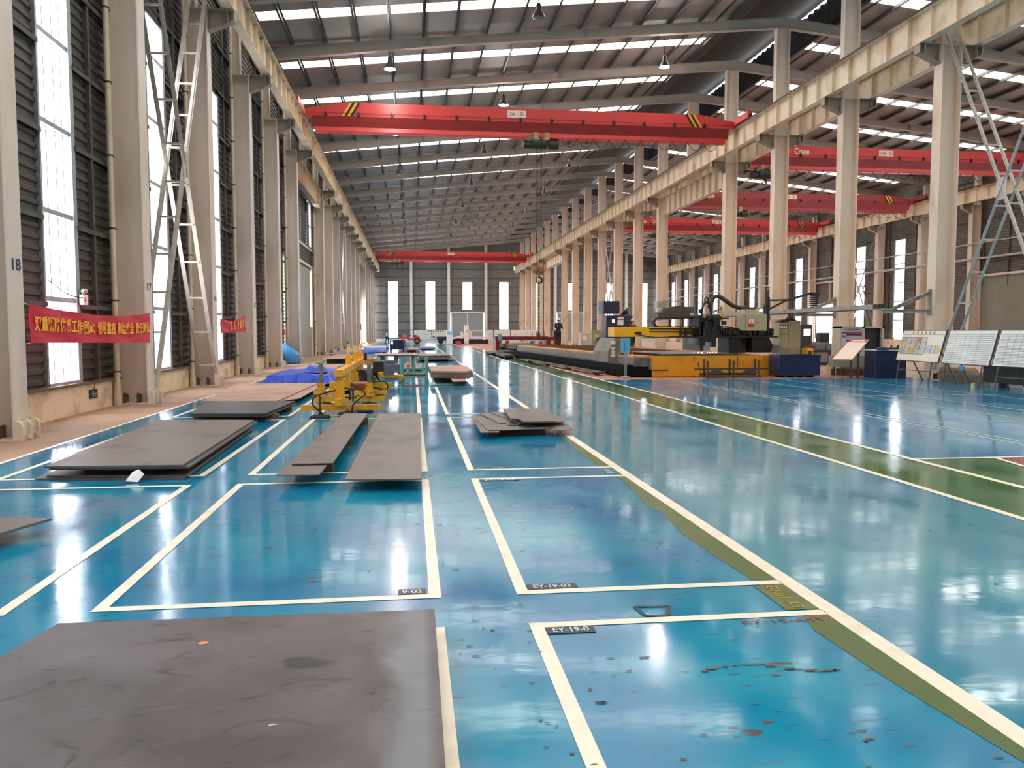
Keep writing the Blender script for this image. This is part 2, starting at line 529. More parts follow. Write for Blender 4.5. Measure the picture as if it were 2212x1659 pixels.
GIRTS = [2.17, 3.71, 5.25, 6.79, 8.33, 9.87, 11.4, 12.9]
TOPW = 14.35
wl = MB(); wr = MB()
open_bays = {5:1, 6:1}
DOOR_Z = 5.55
for k in range(-4, 20):
    a, b = GY(k), GY(k+1)
    if k == 19: b = YF
    door = k in (5,6); hole = k in (13,14)
    # left wall
    if door or hole:
        corr(wl, 'x', WL, a, b, 5.55, TOPW, 1)
        if door:
            pass
    else:
        w0, w1 = a+2.68, a+4.02
        corr(wl,'x',WL,a,w0,0.55,TOPW,1); corr(wl,'x',WL,w1,b,0.55,TOPW,1)
        corr(wl,'x',WL,w0,w1,9.6,TOPW,1)
        window('x', WL, w0, w1, 0.6, 9.6, 1, [2.2+1.6*i for i in range(5)])
    # right wall
    if k in (6,7): rd = 4.2 if k==6 else 0
    if k in (6,):
        corr(wr,'x',WR,a,b,5.6,TOPW,-1)
    elif k in (10,):
        corr(wr,'x',WR,a,b,6.6,TOPW,-1)
    else:
        w0, w1 = a+2.95, a+4.35
        zlo = 0.95
        corr(wr,'x',WR,a,w0,0.95,TOPW,-1); corr(wr,'x',WR,w1,b,0.95,TOPW,-1)
        corr(wr,'x',WR,w0,w1,9.5,TOPW,-1)
        window('x', WR, w0, w1, 1.0, 9.5, -1, [2.6,4.2,5.8,7.4])
wall_left = wl.build('wall_left', M_CLAD_L); tag(wall_left, 'dark brown corrugated cladding of the left side wall', None, None, 'structure')
wall_right = wr.build('wall_right', M_CLAD_R); tag(wall_right, 'dark grey corrugated cladding of the distant right side wall', None, None, 'structure')
# plinths
pl = MB()
pl.box(WL-0.12, WL+0.14, YB, GY(5)-0.2, -0.2, 0.55); pl.box(WL-0.12, WL+0.14, GY(7), GY(13), -0.2, 0.55); pl.box(WL-0.12, WL+0.14, GY(15), YF, -0.2, 0.55)
o = pl.build('baseboard_left', M_PLINTH); tag(o, 'cream plastered plinth along the left wall', None, None, 'structure')
pr = MB(); pr.box(WR-0.14, WR+0.12, YB, GY(6), -0.2, 0.95); pr.box(WR-0.14, WR+0.12, GY(7), GY(10), -0.2, 0.95); pr.box(WR-0.14, WR+0.12, GY(11), YF, -0.2, 0.95)
o = pr.build('baseboard_right', M_PLINTH); tag(o, 'cream plinth along the right wall', None, None, 'structure')
o = MB().box(WL-0.05, WL+0.2, YB, GY(5)-0.2, 0.55, 0.60).box(WL-0.05, WL+0.2, GY(7), GY(13), 0.55, 0.60).build('trim_1', mat('sill_flashing',(110,84,66),0.6,var=0.2))
tag(o, 'rusty brown flashing on top of the left plinth', None, None, 'structure')

# far wall
wf = MB(); FX = [-3.10, 2.92, 8.92, 14.92, 20.4, 26.4, 32.4, 38.4]
edges = [-7.0, -0.15, 5.90, 11.95, 17.6, 23.4, 29.4, 35.4, 42.0]
fwin = [(0.6,9.7),(1.95,9.7),(5.12,9.65),(1.95,9.7),(1.95,9.7),(5.12,9.65),(1.95,9.7),(1.95,9.7)]
for i,cx_ in enumerate(FX):
    x0, x1 = cx_-0.77, cx_+0.77
    z0, z1 = fwin[i]
    e0, e1 = edges[i], edges[i+1]
    zb = 4.7 if i in (2,5) else 0.45
    top = 17.2
    corr(wf,'y',YF,e0,x0,zb,top,-1); corr(wf,'y',YF,x1,e1,zb,top,-1); corr(wf,'y',YF,x0,x1,z1,top,-1)
    if z0 > zb: corr(wf,'y',YF,x0,x1,zb,z0,-1)
    window('y', YF, x0, x1, z0, z1, -1, [r for r in (2.2,3.6,5.0) if r > z0+0.3 and i not in (2,5)], fine=5.2)
wf.cur = 1
for i in range(8):
    if i not in (2,5): wf.box(edges[i], edges[i+1], YF-0.08, YF+0.1, -0.2, 0.45)
wall_far = wf.build('wall_far', [M_CLAD_F, M_WHITE]); tag(wall_far, 'grey corrugated end wall with tall bright strip windows', None, None, 'structure')
# seams on end wall
sm = MB()
for x in [-6+0.9*i for i in range(54)]:
    if not any(abs(x-c) < 0.9 for c in FX): sm.box(x-0.012, x+0.012, YF-0.06, YF-0.04, 5, 15)
sm.build('sheet_seam', mat('sheet_seam',(84,80,76),0.7), wall_far)
# back wall behind the camera
wb = MB(); corr(wb,'y',YB,-7,42,0.9,17.2,1); wb.box(-7,42,YB-0.1,YB+0.1,-0.2,0.9)
tag(wb.build('wall_back', M_CLAD_L), 'corrugated wall behind the viewer', None, None, 'structure')

# cladding frames: rails and posts between one window and the next, parts of the walls
PSTM = mat('post_steel',(74,70,66),0.6,var=0.2)
def cladding_frame(side, a, b, zlo, wallobj, posts):
    x = WL+0.065 if side==1 else WR-0.065
    g = MB(); x2 = x+0.05*side
    for z in GIRTS:
        if z < zlo: continue
        g.box(x-0.055, x+0.055, a, b, z-0.05, z-0.03); g.box(x2-0.008, x2+0.008, a, b, z-0.12, z-0.03)
    zt = 13.2
    for yy in posts:
        g.box(x-0.055, x+0.04, yy-0.045, yy+0.045, max(0.6,zlo-0.9), zt)
    g.build('cladding_frame', M_GIRT, wallobj)
for k in range(-1, 20):
    y = GY(k); e = GY(k+1)+2.66 if k < 19 else YF-0.2
    if k in (4,): cladding_frame(1, y+4.12, GY(5), 0, wall_left, (y+4.98,)); continue
    if k == 5: cladding_frame(1, GY(5), GY(7), 6.9+3.1, wall_left, (GY(5)+3,GY(6)+3)); cladding_frame(1, GY(7), GY(7)+2.66, 0, wall_left, (GY(7)+1.3,)); continue
    if k == 6: continue
    if k == 12: cladding_frame(1, y+4.12, GY(13), 0, wall_left, (y+4.98,)); continue
    if k == 13: cladding_frame(1, GY(13), GY(15), 5.8, wall_left, (GY(13)+3,GY(14)+3)); cladding_frame(1, GY(15), GY(15)+2.66, 0, wall_left, (GY(15)+1.3,)); continue
    if k == 14: continue
    cladding_frame(1, y+4.12, e, 0, wall_left, (y+4.98, y+7.35) if k < 19 else (y+4.7,))
for k in range(1, 20):
    y = GY(k); e = GY(k+1)+2.9 if k < 19 else YF-0.2
    if k == 6: cladding_frame(-1, y, y+8.9, 5.8, wall_right, (y+3,y+5.5)); continue
    if k == 5: cladding_frame(-1, y+4.4, y+6, 0, wall_right, (y+5.2,)); continue
    if k == 10: cladding_frame(-1, y, y+8.9, 6.7, wall_right, (y+3,y+7.5)); continue
    if k == 9: cladding_frame(-1, y+4.4, y+6, 0, wall_right, (y+5.2,)); continue
    cladding_frame(-1, y+4.4, e, 0, wall_right, (y+5.2, y+7.5) if k < 19 else (y+5.0,))
for gi in range(9):
    z = 1.85 + gi*1.4125
    for i in range(8):
        if (i in (2,5)) and z < 4.9: continue
        a, b = edges[i]+0.15, edges[i+1]-0.15
        if z < 9.8:
            MB().box(a, FX[i]-0.8, YF-0.14, YF-0.05, z-0.05, z+0.03).build('girt', M_GIRT, wall_far)
            MB().box(FX[i]+0.8, b, YF-0.14, YF-0.05, z-0.05, z+0.03).build('girt', M_GIRT, wall_far)
        elif i == 0: MB().box(a, edges[-1]-0.3, YF-0.14, YF-0.05, z-0.05, z+0.03).build('girt', M_GIRT, wall_far)
# end wall posts
for i,x in enumerate([-0.15, 5.90, 11.95, 23.4, 29.4, 35.4]):
    g = MB().hbeam((x,YF-0.32,0),(x,YF-0.32,zraf(x)+0.5),0.5,0.42,0.03,0.03,up=(0,1,0))
    g.box(x-0.22,x+0.22,YF-0.6,YF-0.57,0,zraf(x)+0.3)
    o = g.build('end_wall_post', M_WHITE)
    tag(o, 'tall white steel post against the end wall, %s from the left corner' % ORD[i+1], 'post', 'white posts of the end wall')
# doors in the end wall
for n_, (x0,x1) in enumerate(((6.35,11.5),(23.85,28.95))):
    d = empty('door_%d' % (n_+1), kind='structure'); d['label'] = 'grey double sliding door with white frame in the end wall'
    xm = (x0+x1)/2
    MB().box(x0,xm-0.06,YF-0.14,YF-0.06,0,4.6).build('door_leaf', mat('door_grey_sheet',(150,154,154),0.5,var=0.03), d)
    MB().box(xm+0.06,x1,YF-0.14,YF-0.06,0,4.6).build('door_leaf', MATS['door_grey_sheet'], d)
    MB().box(x0-0.1,x1+0.1,YF-0.22,YF-0.1,4.6,4.78).box(x0-0.1,x0+0.08,YF-0.22,YF-0.1,0,4.6).box(x1-0.08,x1+0.1,YF-0.22,YF-0.1,0,4.6).box(xm-0.07,xm+0.07,YF-0.22,YF-0.1,0,4.6).build('door_frame', M_WHITE, d)
# sliding door in the left wall (double bay)
d = empty('door_3', kind='structure'); d['label'] = 'tall grey sliding door in the left wall standing slightly open'
DG = mat('door_grey_green',(150,146,134),0.5,var=0.05)
MB().box(WL-0.06,WL+0.02,GY(5)+0.3,53.4,0,5.62).build('door_leaf', DG, d)
MB().box(WL-0.05,WL+0.1,GY(5),GY(7),5.72,5.88).box(WL-0.05,WL+0.1,GY(5),GY(7),6.82,6.95).box(WL-0.05,WL+0.1,GY(5),GY(7),9.85,9.98).box(WL-0.05,WL+0.08,49.0,49.1,6.95,9.85).box(WL-0.05,WL+0.1,53.4,53.75,0,1.9).box(WL-0.05,WL+0.1,53.75,54.66,0,5.75).build('door_frame', M_BEIGE, d)
window('x', WL+0.08, 52.2, 53.1, 6.98, 9.75, 1, [8.3])
d = empty('door_4', kind='structure'); d['label'] = 'large grey-green sliding door in the right wall'
MB().box(WR-0.1,WR-0.02,GY(6)-0.6,54.3,0.0,5.6).build('door_leaf', mat('door_grey_olive',(132,128,112),0.5,var=0.06), d)
MB().box(WR-0.3,WR-0.16,46,55.0,5.62,5.78).box(WR-0.3,WR-0.16,46,55.0,6.9,7.0).box(WR-0.25,WR-0.16,54.4,54.55,0,5.6).box(WR-0.16,WR-0.02,54.3,54.66,0,5.62).build('door_frame', M_BEIGE, d)
# bright open doorway in right wall far bay
d = empty('door_5', kind='structure'); d['label'] = 'open doorway in the right wall glowing with daylight'
MB().box(WR-0.2,WR-0.05,GY(10),GY(11),6.5,6.65).box(WR-0.2,WR-0.05,GY(10),GY(11),4.3,4.45).box(WR-0.25,WR-0.05,GY(10)+2.9,GY(10)+3.0,4.4,6.5).build('door_frame', M_BEIGE, d)
mbx = MB(); corr(mbx,'x',WR,GY(10),GY(11),4.4,6.6,-1); mbx.build('over_panel', M_CLAD_R, d)

# roof: ceiling sheets with holes for the skylights, ridge ventilator
MW = 2.5   # half width of ridge opening
ce = MB(); T = 0.05
def slab(x0, x1, y0, y1, dz=0.0, mb=None, t=T, mi=None):
    mb = mb or ce
    a, b = zroof(x0)+dz, zroof(x1)+dz
    mb._add([(x0,y0,a),(x1,y0,b),(x1,y1,b),(x0,y1,a),(x0,y0,a+t),(x1,y0,b+t),(x1,y1,b+t),(x0,y1,a+t)],
            [(0,3,2,1),(4,5,6,7),(0,1,5,4),(1,2,6,5),(2,3,7,6),(3,0,4,7)])
ys = [YB-0.1]
sky = []
for k in range(-3, 20):
    c = GY(k) - 2.92
    sky.append((c-0.45, c+0.45))
LX0, LX1 = -6.05, XM-MW-0.25
RX0, RX1 = XM+MW+0.25, 40.8
prev = YB-0.1
for s0, s1 in sky:
    slab(-7.0, XM-MW, prev, s0); slab(XM+MW, 41.95, prev, s0)
    slab(-7.0, LX0, s0, s1); slab(LX1, XM-MW, s0, s1)
    slab(XM+MW, RX0, s0, s1); slab(RX1, 41.95, s0, s1)
    prev = s1
slab(-7.0, XM-MW, prev, YF+0.2); slab(XM+MW, 41.95, prev, YF+0.2)
ceil = ce.build('ceiling', M_CEIL); tag(ceil, 'pale sheet roof lining sloping up to the ridge on both sides', None, None, 'structure')
for side, (x0,x1) in (('left',(LX0,LX1)),('right',(RX0,RX1))):
    for i,(s0,s1) in enumerate(sky):
        wn[0] += 1
        mb = MB(); slab(x0, x1, s0, s1, 0.02, mb, 0.02)
        o = mb.build('window_%d' % wn[0], PANE2); tag(o, None, None, None, 'structure')
        o['label'] = 'bright translucent roof light strip, %s %s bay' % (side, ORD[i+1])
# ridge ventilator
rv = MB()
ze = zroof(XM-MW)
for sgn in (-1, 1):
    x = XM + sgn*MW
    z0 = ze
    # vertical ribbed side
    yy = YB
    vs = []; fs = []; c = 0
    while yy < YF:
        for dy, off in ((0,0),(0.22,0),(0.3,0.05),(0.52,0.05)):
            vs += [(x+off*sgn,yy+dy,z0),(x+off*sgn,yy+dy,z0+1.25)]
            c += 1
        yy += 0.6
    for i in range(c-1): fs.append((2*i,2*i+2,2*i+3,2*i+1))
    rv._add(vs, fs)
    rv.box(x-0.06, x+0.06, YB, YF, z0-0.06, z0)
rv.cur = 1
zt = ze + 1.35
rv._add([(XM-MW-0.6,YB,zt+.15),(XM,YB,zt+0.45),(XM+MW+0.6,YB,zt+.15),(XM-MW-0.6,YF,zt+.15),(XM,YF,zt+0.45),(XM+MW+0.6,YF,zt+.15),
         (XM-MW-0.6,YB,zt+.2),(XM,YB,zt+0.5),(XM+MW+0.6,YB,zt+.2),(XM-MW-0.6,YF,zt+.2),(XM,YF,zt+0.5),(XM+MW+0.6,YF,zt+.2)],
        [(0,1,4,3),(1,2,5,4),(6,9,10,7),(7,10,11,8)])
rv.box(XM-MW-0.7, XM-MW-0.6, YB, YF, ze-0.1, zt+0.3); rv.box(XM+MW+0.6, XM+MW+0.7, YB, YF, ze-0.1, zt+0.3)
rv.box(XM-MW-0.7, XM+MW+0.7, YF, YF+0.1, ze-0.5, zt+0.5); rv.box(XM-MW-0.7, XM+MW+0.7, YB-0.1, YB, ze-0.5, zt+0.5)
o = rv.build('ceiling_ventilator', [M_MONITOR, M_MONITOR]); tag(o, 'dark raised ventilator along the ridge with ribbed sides', None, None, 'structure')
wn[0] += 1
o = MB().box(XM+MW+0.02, XM+MW+0.05, YB, YF, ze+1.22, ze+1.33).build('window_%d' % wn[0], PANE2); tag(o, 'thin bright slit along the ventilator side', None, None, 'structure')

# ------------------------------------------------------------ frames: columns, rafters, purlins
KL = [k for k in range(0, 20) if k not in (6, 14)]
KM = [k for k in range(2, 20) if k not in (6, 14)]
KR = list(range(5, 20))
ZC = 10.9     # underside of crane girder
def column_mesh(side, zc=ZC, both=False):
    """side=+1: crane girder on the +X side (left row)"""
    mb = MB(); hw = 0.22; d = 0.34
    zt = zc - 0.02
    mb.box(-d, -d+0.03, -hw, hw, 0, zt); mb.box(d-0.03, d, -hw, hw, 0, zt)
    mb.box(-d+0.03, d-0.03, -0.011, 0.011, 0, zt)
    mb.box(-d-0.01, d+0.01, -hw-0.01, hw+0.01, zt-0.03, zt)
    return mb
def upper_mesh(x0, x1, z0, z1):
    mb = MB(); hw = 0.16
    mb.box(x0, x0+0.02, -hw, hw, z0, z1); mb.box(x1-0.02, x1, -hw, hw, z0, z1); mb.box(x0+0.02, x1-0.02, -0.008, 0.008, z0, z1)
    return mb
def corbel_mesh(side):
    mb = MB(); s = side
    def X(a, b): return tuple(sorted((a*s, b*s)))
    a, b = X(0.30, 1.12)
    mb.box(a, b, -0.17, 0.17, ZC-0.04, ZC-0.015)
    prof = [(0.34*s, ZC-0.62), (1.10*s, ZC-0.30), (1.10*s, ZC-0.04), (0.34*s, ZC-0.04)]
    mb.prism(prof, 'y', -0.012, 0.012)
    mb._add([(0.34*s,-0.15,ZC-0.63),(1.10*s,-0.15,ZC-0.31),(1.10*s,0.15,ZC-0.31),(0.34*s,0.15,ZC-0.63),
             (0.34*s,-0.15,ZC-0.61),(1.10*s,-0.15,ZC-0.29),(1.10*s,0.15,ZC-0.29),(0.34*s,0.15,ZC-0.61)],
            [(0,3,2,1),(4,5,6,7),(0,1,5,4),(1,2,6,5),(2,3,7,6),(3,0,4,7)])
    a, b = X(1.085, 1.11); mb.box(a, b, -0.15, 0.15, ZC-0.31, ZC-0.04)
    a, b = X(0.90, 0.92); mb.box(a, b, -0.15, 0.15, ZC-0.38, ZC-0.04)
    return mb
def base_mesh(side):
    """welded stub with rounded shoulders that stands against the aisle flange, plus anchor loops"""
    mb = MB(); s = side
    for y in (-0.26, 0.0, 0.26):
        prof = []
        for i in range(7):
            t = pi/2*i/6
            prof.append(((0.34+0.12*sin(t)+0.02)*s, 0.20+0.10*cos(t)))
        prof = [(0.34*s,0.0),(0.34*s,0.30)] + prof + [(0.48*s,0.0)]
        mb.prism(prof, 'y', y-0.02, y+0.02)
    a, b = sorted((0.34*s, 0.43*s)); mb.box(a, b, -0.24, 0.24, 0.0, 0.27)
    mb.box(-0.42, 0.42, -0.3, 0.3, 0, 0.035)
    mb.cyl((0.50*s*0.98, 0.13, 0.03), 0.03, 0.06, 8); mb.cyl((0.50*s*0.98, -0.13, 0.03), 0.03, 0.06, 8)
    return mb
def loops_mesh(xs=(-0.16,)):
    mb = MB()
    for x in xs:
        mb.box(x-0.02, x+0.02, -0.26, -0.05, 0.02, 0.22)
        mb.tube([(x-0.02,-0.05,0.03),(x-0.03,-0.20,0.22),(x+0.02,-0.27,0.26),(x+0.05,-0.29,0.22)], 0.012, 5)
    return mb
M_CORB = mat('corbel_dusty', (150,136,118), 0.6, var=0.1, scale=2, dirt=(84,74,64))
M_LOOP = mat('anchor_brown', (92,78,64), 0.7, var=0.3)
cm = {}
def place_column(row, k):
    y = GY(k)
    x, s = {'L':(XL,1), 'M':(XM,0), 'R':(XR,-1)}[row]
    i = {'L':KL,'M':KM,'R':KR}[row].index(k) + 1
    where = {'L':'along the left wall','M':'in the middle row','R':'along the right wall'}[row]
    lab = '%s steel column %s, %s from the viewer' % ({'L':'cream H-section','M':'tan H-section','R':'pale H-section'}[row], where, ORD[i])
    if row == 'L' and k in (0,1): lab = 'cream steel column with the number %d painted on its aisle face' % (18-k)
    root = empty('steel_column', (x,y,0), 0, lab, 'column', {'L':'columns along the left wall','M':'columns between the two halls','R':'columns along the right wall'}[row], 'thing')
    if row not in cm:
        zu = zraf(x)
        sh = column_mesh(s)
        if row == 'L': um = upper_mesh(-0.34, 0.02, ZC-0.05, zu)
        elif row == 'M': um = upper_mesh(-0.34, 0.32, ZC-0.05, zu-0.15)
        else: um = upper_mesh(-0.02, 0.34, ZC-0.05, zu)
        ms = [sh.build('shaft', M_BEIGE if row!='M' else M_BEIGE2, root), um.build('upper_shaft', M_BEIGE, root)]
        for ss in ((1,) if row=='L' else (-1,) if row=='R' else (-1,1)):
            ms.append(corbel_mesh(ss).build('corbel', M_CORB, root))
        ms.append(base_mesh(1 if row=='L' else -1).build('base_plate', M_BEIGE, root))
        ms.append(loops_mesh((-0.16,)).build('anchor_bracket', M_LOOP, root)); ms.append(loops_mesh((0.12,)).build('anchor_bracket', M_LOOP, root))
        cm[row] = ms
    else:
        for m_ in cm[row]:
            c = m_.copy(); COL.objects.link(c); c.parent = root
    if row == 'L' and k <= 5:
        text('painted_number', str(18-k), 0.24, M_INK, root, (0.345, 0.0, 2.58), (pi/2,0,pi/2), sx=1.35, ext=0.001, bold=0.004)
    return root
for k in KL: place_column('L', k)
for k in KM: place_column('M', k)
for k in KR: place_column('R', k)
# middle row hangs short uppers where a column is left out
for k in (6, 14):
    o = upper_mesh(XM-0.34, XM+0.32, 12.0-1.1, zraf(XM)-0.15).xf(Matrix.Translation((0,GY(k),0))).build('hanging_post', M_BEIGE)
    tag(o, 'short post carried by the deep beam in the %s gap of the middle row' % ('nearer' if k==6 else 'farther'), 'post', 'posts standing on transfer beams')
    o = upper_mesh(XL-0.34, XL+0.02, 10.9, zraf(XL)).xf(Matrix.Translation((0,GY(k),0))).build('hanging_post', M_BEIGE)
    tag(o, 'short post carried by the deep beam in the %s gap of the left row' % ('nearer' if k==6 else 'farther'), 'post', 'posts standing on transfer beams')

# rafters
def rafter(x0, x1, d0, d1, xm_, dm):
    """tapered I rafter: depth d0 at x0, dm at xm_, d1 at x1 (top edge follows roof)"""
    mb = MB(); xs = [x0, xm_, x1]; ds = [d0, dm, d1]
    top = [zroof(x)-0.20 for x in xs]
    for i in range(2):
        xa, xb = xs[i], xs[i+1]; ta, tb = top[i], top[i+1]; ba, bb = ta-ds[i], tb-ds[i+1]
        mb.prism([(xa,ba),(xb,bb),(xb,tb),(xa,ta)], 'y', -0.006, 0.006)
        for za, zb in ((ta,tb),(ba,bb)):
            mb.prism([(xa,za-0.012),(xb,zb-0.012),(xb,zb+0.012),(xa,za+0.012)], 'y', -0.13, 0.13)
    for i in range(1, 10):
        x = x0 + (x1-x0)*i/10
        t = zroof(x)-0.20
        dd = d0+(dm-d0)*(x-x0)/(xm_-x0) if (x-x0)/(xm_-x0) < 1 else dm+(d1-dm)*(x-xm_)/(x1-xm_)
        if i in (3,6): mb.box(x-0.01, x+0.01, -0.12, 0.12, t-abs(dd), t)
    return mb
ra = rb = None
kk = 0
for k in range(2, 20):
    kk += 1
    la = 'grey roof rafter sloping up from the left wall, %s visible from the viewer' % ORD[kk]
    lb = 'grey roof rafter sloping down to the right wall, %s visible from the viewer' % ORD[kk]
    if ra is None:
        ra = rafter(XL-0.2, XM, 0.54, 0.46, 2.0, 0.36).build('roof_rafter', M_ROOFBEAM, None, (0,GY(k),0))
        rb = rafter(XM, XR+0.2, 0.46, 0.54, 33.0, 0.36).build('roof_rafter', M_ROOFBEAM, None, (0,GY(k),0))
        tag(ra, la, 'rafter', 'rafters of the left roof slope'); tag(rb, lb, 'rafter', 'rafters of the right roof slope')
    else:
        for src, l_ in ((ra,la),(rb,lb)):
            c = src.copy(); COL.objects.link(c); c.location = (0,GY(k),0); c['label'] = l_
# purlins
for side in (0, 1):
    for i in range(15):
        if side == 0: x = -5.1 + 1.42*i
        else: x = 2*XM + 5.1 - 1.42*i
        if side == 0 and x > 14.9: continue
        if side == 1 and x < 19.9: continue
        z = zroof(x)
        s = SL if side == 0 else -SL
        mb = MB().bar((x,14,z-0.105),(x,YF,z-0.105),0.02,0.19)
        mb.bar((x+0.035,14,z-0.02),(x+0.035,YF,z-0.02),0.09,0.01); mb.bar((x-0.035,14,z-0.195),(x-0.035,YF,z-0.195),0.09,0.01)
        o = mb.build('roof_purlin', M_PURLIN)
        tag(o, 'thin dark purlin running the length of the %s roof slope, %s one from the eaves' % ('left' if side==0 else 'right', ORD[i+1]), 'purlin', 'purlins under the %s roof slope' % ('left' if side==0 else 'right'))

# crane girders
def girder(x, label, y0=11.0, y1=127.9, face=1, rodx=None):
    root = empty('crane_girder', (x,0,0), 0, label, 'crane beam', None, 'thing')
    mb = MB(); z0, z1 = ZC, 11.86
    mb.box(-0.008, 0.008, y0, y1, z0+0.015, z1-0.015)
    mb.box(-0.19, 0.19, y0, y1, z1-0.018, z1); mb.box(-0.15, 0.15, y0, y1, z0, z0+0.018)
    y = y0+0.4
    while y < y1:
        mb.box(-0.145, 0.145, y-0.006, y+0.006, z0+0.018, z1-0.018); y += 1.2
    mb.build('girder_web', M_BEAM, root)
    MB().box(-0.035, 0.035, y0, y1, z1, z1+0.03).box(-0.012, 0.012, y0, y1, z1+0.03, z1+0.10).box(-0.03, 0.03, y0, y1, z1+0.10, z1+0.14).build('rail', mat('rusty_rail',(70,46,36),0.6,var=0.2), root)
    if rodx is not None:
        MB().box(-0.215,-0.165,y0,y1,z1,z1+0.075).build('conductor_rail', M_DARK, root)
        MB().tube([(rodx,y0,z0+0.28),(rodx,y1,z0+0.28)],0.035,6).build('conductor_bar', M_DARK, root)
    return root
girder(-5.20, 'long cream crane girder running above the left row of columns')
girder(16.45, 'long cream crane girder on the near side of the middle columns', y0=8.0, rodx=0.42)
girder(18.35, 'cream crane girder on the far side of the middle columns', y0=12.0)
girder(XR-0.95, 'cream crane girder in front of the right wall columns', y0=30)
# stiffening channel beside the left girder
# transfer beams over the missing columns
def transfer(x, k, label, w=0.34):
    mb = MB(); a, b = GY(k-1)+0.22, GY(k+1)-0.22
    z0, z1 = 9.62, 10.84
    mb.box(x-0.01, x+0.01, a, b, z0, z1); mb.box(x-w/2, x+w/2, a, b, z0, z0+0.025); mb.box(x-w/2, x+w/2, a, b, z1-0.025, z1)
    y = a+0.6
    while y < b-0.1:
        mb.box(x-w/2+0.01, x+w/2-0.01, y-0.007, y+0.007, z0+0.025, z1-0.025); y += 1.03
    o = mb.build('transfer_beam', M_BEAM); tag(o, label, 'beam', 'deep beams over the missing columns')
    return o
transfer(XL+0.1, 6, 'deep stiffened cream beam over the left sliding door')
transfer(XM, 6, 'deep stiffened tan beam bridging the missing middle column near the cranes')
transfer(XL+0.1, 14, 'deep cream beam bridging the far gap in the left row')
tb = transfer(XM, 14, 'deep beam with orange characters bridging the far gap in the middle row')
SG = mat('sign_orange',(226,120,80),0.5,var=0.05)
sg = MB().box(XM-0.21,XM-0.19,GY(13)+0.3,GY(15)-0.3,9.72,10.62).build('lettering_board', mat('sign_cream',(232,214,190),0.6,var=0.03), tb)
for i,ch in enumerate('安全生产质量第一'[:7]):
    text('character', ch, 1.0, SG, sg, (XM-0.22, GY(15)-1.1-i*1.55, 10.15), (pi/2,0,-pi/2), sx=0.9, ext=0.004, bold=0.012)

# lattice cross braces
def brace(x, y0, y1, z1, s, label, gap=0.44, rung=0.05):
    """paired angles crossing a bay with rungs between the two planes"""
    mb = MB(); zc = z1/2
    for (ya, za, yb, zb) in ((y0,0.35,y1,z1),(y1,0.35,y0,z1)):
        for dx in (0, gap*s):
            a = Vector((x+dx,ya,za)); b = Vector((x+dx,yb,zb))
            mb.bar(a,b,0.012,0.09,up=(1,0,0)); mb.bar(a+Vector((0.03*s,0,0.04)),b+Vector((0.03*s,0,0.04)),0.075,0.01)
        n = 11
        for i in range(n+1):
            t = (i+0.3)/(n+0.6)
            p = Vector((x, ya+(yb-ya)*t, za+(zb-za)*t))
            mb.bar(p, p+Vector((gap*s,0,0)), rung, rung)
    mb.box(x-0.012, x+0.012, (y0+y1)/2-0.2, (y0+y1)/2+0.2, zc-0.15, zc+0.5)
    o = mb.build('cross_brace', mat('brace_paint',(196,186,172),0.5,var=0.1)); tag(o, label, 'brace', 'lattice X braces between columns')
    return o
brace(-5.76, GY(1)+0.25, GY(2)-0.25, 11.4, -1, 'tall lattice X brace between the two nearest full left columns')
brace(17.1, GY(1)+0.25, GY(2)-0.25, 11.2, 1, 'tall lattice X brace at the near end of the middle row')
brace(-5.92, GY(9)+0.25, GY(10)-0.25, 10.6, -1, 'distant lattice X brace in the left row')
brace(17.1, GY(9)+0.25, GY(10)-0.25, 10.6, 1, 'distant lattice X brace in the middle row')
brace(41.0, GY(9)+0.25, GY(10)-0.25, 10.6, 1, 'distant lattice X brace against the right wall')

# downpipes by the left columns
dp = None
for i,k in enumerate(k for k in KL if k <= 5 or k in (7,8)):
    mb = MB(); y = GY(k)-0.40; x = XL-0.245
    mb.cyl((x,y,0.05),0.062,13.2,12)
    z = 0.62
    while z < 12:
        mb.cyl((x,y,z),0.072,0.07,12); z += 3.08
    mb.cyl((x,y,0.0),0.085,0.32,12)
    root = mb.build('downpipe', M_PVC); tag(root, 'cream rainwater pipe beside the %s left column' % ORD[KL.index(k)+1], 'pipe', 'downpipes at the left columns')
    z = 0.72
    while z < 12:
        MB().cyl((x,y,z),0.078,0.03,10).bar((x+0.02,y,z+0.015),(x+0.02,y+0.19,z+0.015),0.02,0.02).build('clamp', M_DARK, root); z += 1.54
# pipes along the right wall
for i,(z,r) in enumerate(((8.0,0.05),(6.88,0.08))):
    mb = MB().tube([(XR-0.42,30,z),(XR-0.42,YF-1,z)], r, 8)
    o = mb.build('wall_pipe', mat('pipe_pale',(176,172,164),0.5)); tag(o, ['thin upper','thicker lower'][i]+' service pipe running along the right wall columns', 'pipe', 'service pipes along the right wall')

